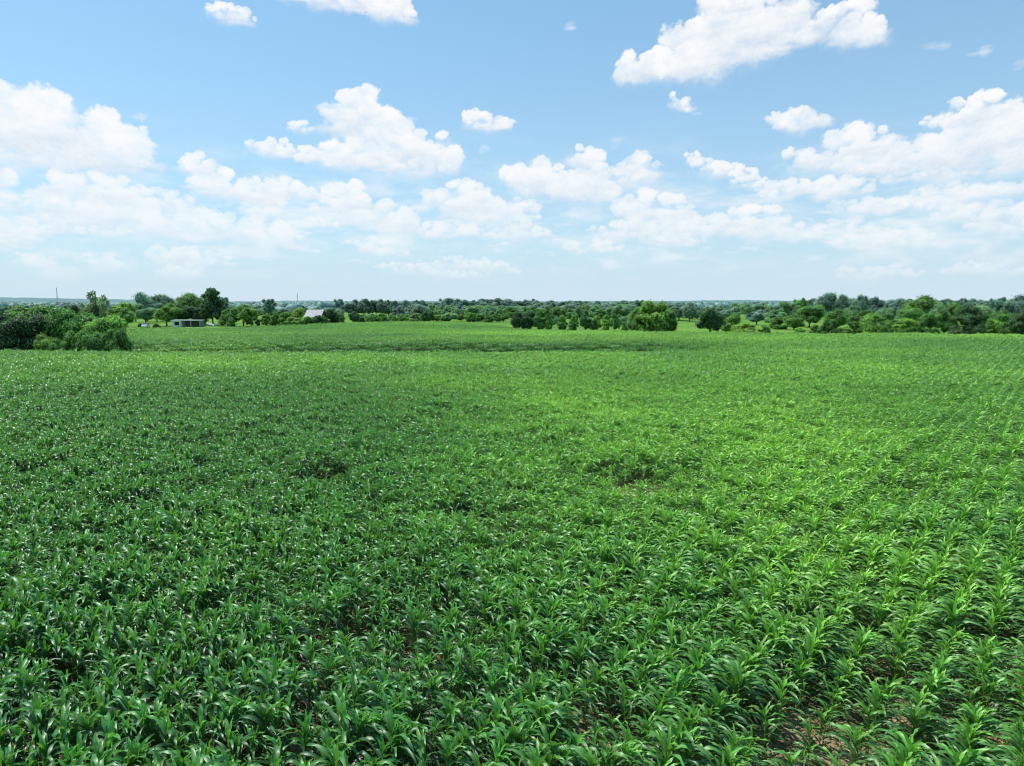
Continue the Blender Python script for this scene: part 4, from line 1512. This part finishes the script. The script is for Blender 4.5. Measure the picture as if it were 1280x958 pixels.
def cloud_sheet():
    # (px, py, rx, ry, tilt (deg, + = falls to the right), density)
    B = [(290, 20, 30, 11, 8, .75), (268, 12, 9, 6, 20, .6), (430, 2, 85, 14, 3, 1), (488, 12, 30, 18, 10, 1),
         (842, 82, 72, 22, -4, 1), (800, 85, 30, 20, 0, 1), (885, 62, 62, 36, -12, 1), (925, 25, 48, 40, 0, 1), (905, 0, 30, 20, 0, 1), (1030, 30, 60, 26, 3, 1), (1075, 40, 30, 20, 10, .9), (985, 12, 30, 22, 0, .7), (950, 60, 40, 20, 0, .9),
         (712, 32, 9, 6, 0, .35), (850, 128, 16, 9, 35, .7), (862, 138, 14, 5, 10, .4), (610, 154, 34, 12, 3, .85), (592, 146, 12, 9, 0, .7), (606, 187, 8, 6, 0, .4), (172, 145, 10, 6, 0, .4), (1225, 64, 15, 7, 0, .4), (1170, 58, 14, 6, 0, .3), (1275, 80, 10, 6, 0, .25), (770, 180, 10, 9, 0, .25),
         (40, 150, 52, 36, 0, 1), (100, 172, 72, 34, 12, 1), (0, 160, 50, 30, 0, 1), (150, 188, 40, 26, 18, 1), (40, 190, 80, 22, 0, .9),
         (438, 138, 34, 26, 0, 1), (480, 168, 64, 30, 14, 1), (530, 188, 48, 28, 20, 1), (440, 195, 60, 18, 0, .9), (362, 190, 56, 12, 10, .95), (376, 160, 18, 8, 0, .7), (480, 205, 90, 14, 4, .8),
         (110, 235, 55, 20, 4, .8), (100, 262, 54, 26, 5, .9), (160, 268, 50, 22, 10, .8), (215, 280, 70, 22, 5, .6), (320, 292, 62, 22, 10, .65), (180, 250, 60, 14, 0, .6),
         (248, 208, 20, 16, 0, .9), (300, 238, 56, 20, 8, .95), (330, 248, 28, 14, 10, .9), (365, 234, 18, 8, 10, .5), (262, 230, 26, 18, 0, .9),
         (432, 252, 30, 22, 0, .95), (470, 270, 52, 24, 12, .95), (500, 285, 28, 12, 10, .7),
         (572, 248, 44, 22, 0, .85), (610, 272, 60, 20, 10, .7), (560, 290, 40, 14, 0, .7), (640, 292, 50, 12, 0, .55),
         (690, 228, 66, 26, 6, 1), (734, 200, 24, 20, 20, 1), (655, 222, 32, 18, 0, 1), (735, 240, 44, 18, 10, .9), (800, 212, 26, 18, 10, .6), (770, 225, 50, 16, 0, .55),
         (905, 214, 42, 12, 12, .9), (945, 230, 30, 9, 10, .8), (872, 200, 18, 9, 20, .8),
         (1000, 150, 30, 18, 0, 1), (967, 147, 9, 8, 0, .8), (1075, 178, 38, 24, 0, 1), (1040, 200, 64, 16, 8, .9), (1130, 200, 70, 24, 2, 1), (1190, 184, 66, 26, -6, 1), (1240, 168, 56, 30, 0, 1), (1222, 140, 34, 18, 0, 1), (1168, 152, 15, 8, 0, .9), (1285, 185, 45, 34, 0, .95), (1180, 218, 90, 8, 0, .55),
         (1003, 234, 24, 10, 8, .8), (1050, 238, 40, 16, 0, .75), (1075, 262, 40, 14, 0, .5),
         (815, 262, 52, 20, 4, .85), (850, 280, 70, 20, 6, .75), (780, 290, 50, 14, 0, .6), (940, 275, 48, 17, 0, .85), (975, 290, 60, 16, 6, .7), (1090, 300, 60, 14, 5, .6), (1060, 285, 30, 12, 0, .5), (1200, 246, 90, 9, -3, .55), (1240, 266, 70, 12, 0, .5), (1200, 300, 90, 14, 0, .45),
         (6, 226, 14, 10, 0, .8), (8, 255, 24, 10, 0, .5), (20, 300, 30, 10, 0, .4), (145, 322, 20, 12, 30, .25), (150, 205, 30, 14, 0, .5), (480, 305, 60, 12, 0, .35), (730, 300, 60, 12, 0, .4), (870, 318, 50, 8, 0, .3), (330, 318, 60, 8, 0, .3),
         # beyond the frame
         (-90, 190, 70, 30, 0, .9), (-160, 250, 60, 22, 0, .8), (1420, 230, 90, 26, 0, .9), (1400, 80, 60, 24, 0, .9), (-120, 60, 50, 20, 0, .8), (1560, 150, 80, 36, 0, .9), (-280, 140, 80, 34, 0, .9)]
    step = 0.062
    az0, az1, el0, el1 = -62, 62, 0.35, 31.0
    na = int((az1 - az0) / step)
    ne = int((el1 - el0) / step)
    AZ, EL = np.meshgrid(np.linspace(az0, az1, na), np.linspace(el0, el1, ne))
    # every ellipse is filled with billows, far and high ones first; lit top and shaded soft base are painted into the colour
    r = np.random.default_rng(77)
    zoom = 0.55 + 0.45 / (1.0 + 2.5 * np.exp(-EL / 6.0))
    u = AZ / zoom
    v = EL * 1.15 / zoom
    wx = fbm(u / 1.6, v / 1.6, 101, 6, gain=0.62) * 2.0
    wy = fbm(u / 1.6 + 40, v / 1.6 + 9, 131, 6, gain=0.62) * 2.0
    fine = fbm(u / 0.30, v / 0.30, 301, 4, gain=0.65)
    wisp = fbm(u / 2.4 + 3, v / 1.3, 351, 6, gain=0.6)
    acc = np.zeros(AZ.shape + (3,))
    A = np.zeros(AZ.shape)
    dpx = math.degrees(1 / F)
    azg = AZ[0]
    elg = EL[:, 0]
    for _ in range(95):
        px_ = r.uniform(-200, 1500)
        B.append((px_, r.uniform(236, 345), r.uniform(18, 62), r.uniform(6, 15), r.uniform(-4, 10), r.uniform(0.5, 0.62) if r.random() < .6 else 0.45))
    B = sorted(B, key=lambda q: -q[1])

    def splat(cx, cy, rx_, ry_, a_top, tone, soft, wamp, crisp):
        m_ = 1.9
        j0, j1 = np.searchsorted(azg, (cx - rx_ * m_, cx + rx_ * m_))
        i0, i1 = np.searchsorted(elg, (cy - ry_ * m_, cy + ry_ * m_))
        if j1 - j0 < 2 or i1 - i0 < 2:
            return
        sl_ = (slice(i0, i1), slice(j0, j1))
        dx = (AZ[sl_] - cx) / rx_ + wx[sl_] * wamp
        dy = (EL[sl_] - cy) / ry_ + wy[sl_] * wamp
        q = np.sqrt(dx * dx + dy * dy) + fine[sl_] * 0.16
        bot = np.clip(-dy * 0.9 + 0.15, 0, 1)
        wd2 = crisp + soft * bot
        a = sstep(1.0, 0.0, (q - (0.92 - wd2)) / (wd2 + 0.08)) * a_top
        a = a * (1 - 0.55 * bot * soft)
        lum = np.clip(0.55 + 0.50 * dy - 0.22 * dx + 0.25 * fine[sl_], 0, 1)
        lum = tone + (1 - tone) * lum ** 0.7
        lum = lum * (1 - 0.0 * bot)
        white = np.array([1.0, 1.0, 1.0])
        grey = np.array([0.46, 0.62, 0.78])
        c = grey + (white - grey) * lum[..., None]
        a3 = a[..., None]
        acc[sl_] = acc[sl_] * (1 - a3) + c * a3
        A[sl_] = A[sl_] * (1 - a) + a

    for px_, py_, rx, ry, tl, den in B:
        rx, ry = rx * 1.06, ry * 1.10
        ca_, ce_ = azel(px_, py_)
        ax = rx * dpx * math.cos(R(ca_))
        ay = ry * dpx
        t_ = -R(tl)
        ct, st = math.cos(t_), math.sin(t_)
        if den < 0.5:
            # thin scraps
            for _ in range(5):
                qx, qy = r.uniform(-.6, .6), r.uniform(-.5, .5)
                splat(ca_ + qx * ax * ct - qy * ay * st, ce_ + qx * ax * st + qy * ay * ct, ax * r.uniform(.4, .8), ay * r.uniform(.35, .75), den * 0.55, 0.75, 0.6, 0.35, 0.55)
            continue
        # soft body
        splat(ca_, ce_ - ay * 0.25, ax * 1.05, ay * 0.85, 0.55 * den, 0.45, 0.8, 0.34, 0.5)
        n_ = int(np.clip(ax / ay * 12, 10, 46))
        pf = []
        for _ in range(n_):
            qx = r.uniform(-0.95, 0.95)
            top_ = math.sqrt(max(0.02, 1 - qx * qx))
            qy = r.uniform(-0.45, 1.0) * top_ * 0.80
            rr_ = ay * r.uniform(0.22, 0.50) * (0.55 + 0.45 * top_)
            pf.append((qy, qx, rr_))
        pf.sort(reverse=True)
        for qy, qx, rr_ in pf:
            x_ = qx * ax * 0.9
            y_ = qy * ay
            h_ = np.clip((qy + 0.45) / 1.1, 0, 1)
            splat(ca_ + x_ * ct - y_ * st, ce_ + x_ * st + y_ * ct, rr_ * r.uniform(1.0, 1.5), rr_, den * (0.50 + 0.45 * h_), 0.44 + 0.49 * h_, 0.8, 0.38, 0.20)
            if r.random() < 0.75:
                # torn shreds round the rim
                an_ = r.uniform(0, 2 * PI)
                splat(ca_ + x_ * ct - y_ * st + math.cos(an_) * rr_ * 1.1, ce_ + x_ * st + y_ * ct + math.sin(an_) * rr_ * 0.9, rr_ * r.uniform(.35, .8), rr_ * r.uniform(.2, .45), den * r.uniform(.15, .5), 0.75, 0.7, 0.75, 0.5)
        if ay > 0.7:
            for _ in range(int(3 + ax / ay * 1.6)):
                qx = r.uniform(-.75, .8)
                x_, y_ = qx * ax, -ay * r.uniform(0.12, 0.55) * math.sqrt(1 - qx * qx)
                splat(ca_ + x_ * ct - y_ * st, ce_ + x_ * st + y_ * ct, ay * r.uniform(.6, 1.3), ay * r.uniform(.18, .42), den * r.uniform(.4, .8), 0.0, 0.5, 0.30, 0.7)
    A = A * np.clip(0.95 + 0.6 * wisp, 0.5, 1.0)
    cb = acc / np.maximum(A / np.clip(0.95 + 0.6 * wisp, 0.5, 1.0), 1e-3)[..., None]
    hz = np.exp(-np.maximum(EL - 1.0, 0) / 4.5)
    alpha = np.clip(A, 0, 1) * (1 - 0.50 * hz) * sstep(0.6, 3.0, EL)
    # broken streaks of small cumulus low down
    lowb = fbm(AZ / 2.6, EL / 0.75, 401, 6, gain=0.62)
    lowm = np.exp(-((EL - 5.2) / 2.4) ** 2)
    lowa = sstep(0.02, 0.55, lowb) * lowm * 0.6
    veil = fbm(AZ / 7.0 + 2, EL / 1.9, 421, 6, gain=0.58)
    veil = sstep(-0.15, 0.5, veil) * np.exp(-((EL - 7.5) / 3.6) ** 2) * 0.58
    lowa = 1 - (1 - lowa) * (1 - veil)
    haze_c = np.array([0.80, 0.90, 0.96])
    col = cb * (1 - 0.35 * hz[..., None]) + haze_c * 0.35 * hz[..., None]
    a2 = alpha + lowa * (1 - alpha)
    lowcol = np.array([0.93, 0.96, 0.99])
    col = (col * alpha[..., None] + lowcol * (lowa * (1 - alpha))[..., None]) / np.maximum(a2, 1e-4)[..., None]
    col = np.clip(col, 0, 1.0)
    Rr = 8800.0
    a_, e_ = np.radians(AZ), np.radians(EL)
    V = np.stack([Rr * np.cos(e_) * np.sin(a_), Rr * np.cos(e_) * np.cos(a_), Rr * np.sin(e_)], -1).reshape(-1, 3)
    idg = np.arange(na * ne).reshape(ne, na)
    Fq = np.stack([idg[:-1, :-1], idg[:-1, 1:], idg[1:, 1:], idg[1:, :-1]], -1).reshape(-1, 4)
    af = a2.ravel()
    Fq = Fq[af[Fq].max(1) > 0.004]
    used = np.zeros(len(V), bool)
    used[Fq] = True
    remap = np.cumsum(used) - 1
    Fq = remap[Fq]
    V = V[used]
    colr = np.concatenate([col.reshape(-1, 3)[used], af[used][:, None]], 1)
    m_, nt_m = newmat('cloud')
    at = N(nt_m, 'ShaderNodeAttribute', attribute_name='cloud')
    em = N(nt_m, 'ShaderNodeEmission', ins={'Strength': 1.0})
    nt_m.links.new(at.outputs['Color'], em.inputs[0])
    tr = N(nt_m, 'ShaderNodeBsdfTransparent')
    mx = N(nt_m, 'ShaderNodeMixShader')
    nt_m.links.new(at.outputs['Alpha'], mx.inputs[0])
    nt_m.links.new(tr.outputs[0], mx.inputs[1])
    nt_m.links.new(em.outputs[0], mx.inputs[2])
    o_ = N(nt_m, 'ShaderNodeOutputMaterial')
    nt_m.links.new(mx.outputs[0], o_.inputs[0])
    try:
        m_.cycles.emission_sampling = 'NONE'
    except Exception:
        pass
    me = mesh_from('clouds', V, Fq, [m_], {'cloud': (colr, 'FLOAT_COLOR')}, smooth=True)
    o = obj('clouds', me)
    tag(o, 'scattered white cumulus clouds across the blue sky', kind='structure')
    print('cloud faces', len(Fq))


cloud_sheet()

# ------------------------------------------------------------------ camera + render settings
cam = bpy.data.cameras.new('camera')
cam.sensor_width = 36
cam.lens = 36 * F / W0
cam.clip_end = 30000
cam.clip_start = 0.1
co = bpy.data.objects.new('camera', cam)
co.location = (0, 0, CAM_H)
co.rotation_euler = (R(90) - PITCH, 0, 0)
C.objects.link(co)
sc = bpy.context.scene
sc.camera = co
sc.view_settings.view_transform = 'Standard'
sc.view_settings.look = 'None'
sc.view_settings.exposure = 0
sc.render.engine = 'CYCLES'
sc.cycles.max_bounces = 6
sc.cycles.diffuse_bounces = 3
sc.cycles.transmission_bounces = 3
sc.cycles.transparent_max_bounces = 8
sc.cycles.use_denoising = True
sc.cycles.pixel_filter_type = 'BLACKMAN_HARRIS'
sc.cycles.filter_width = 1.05
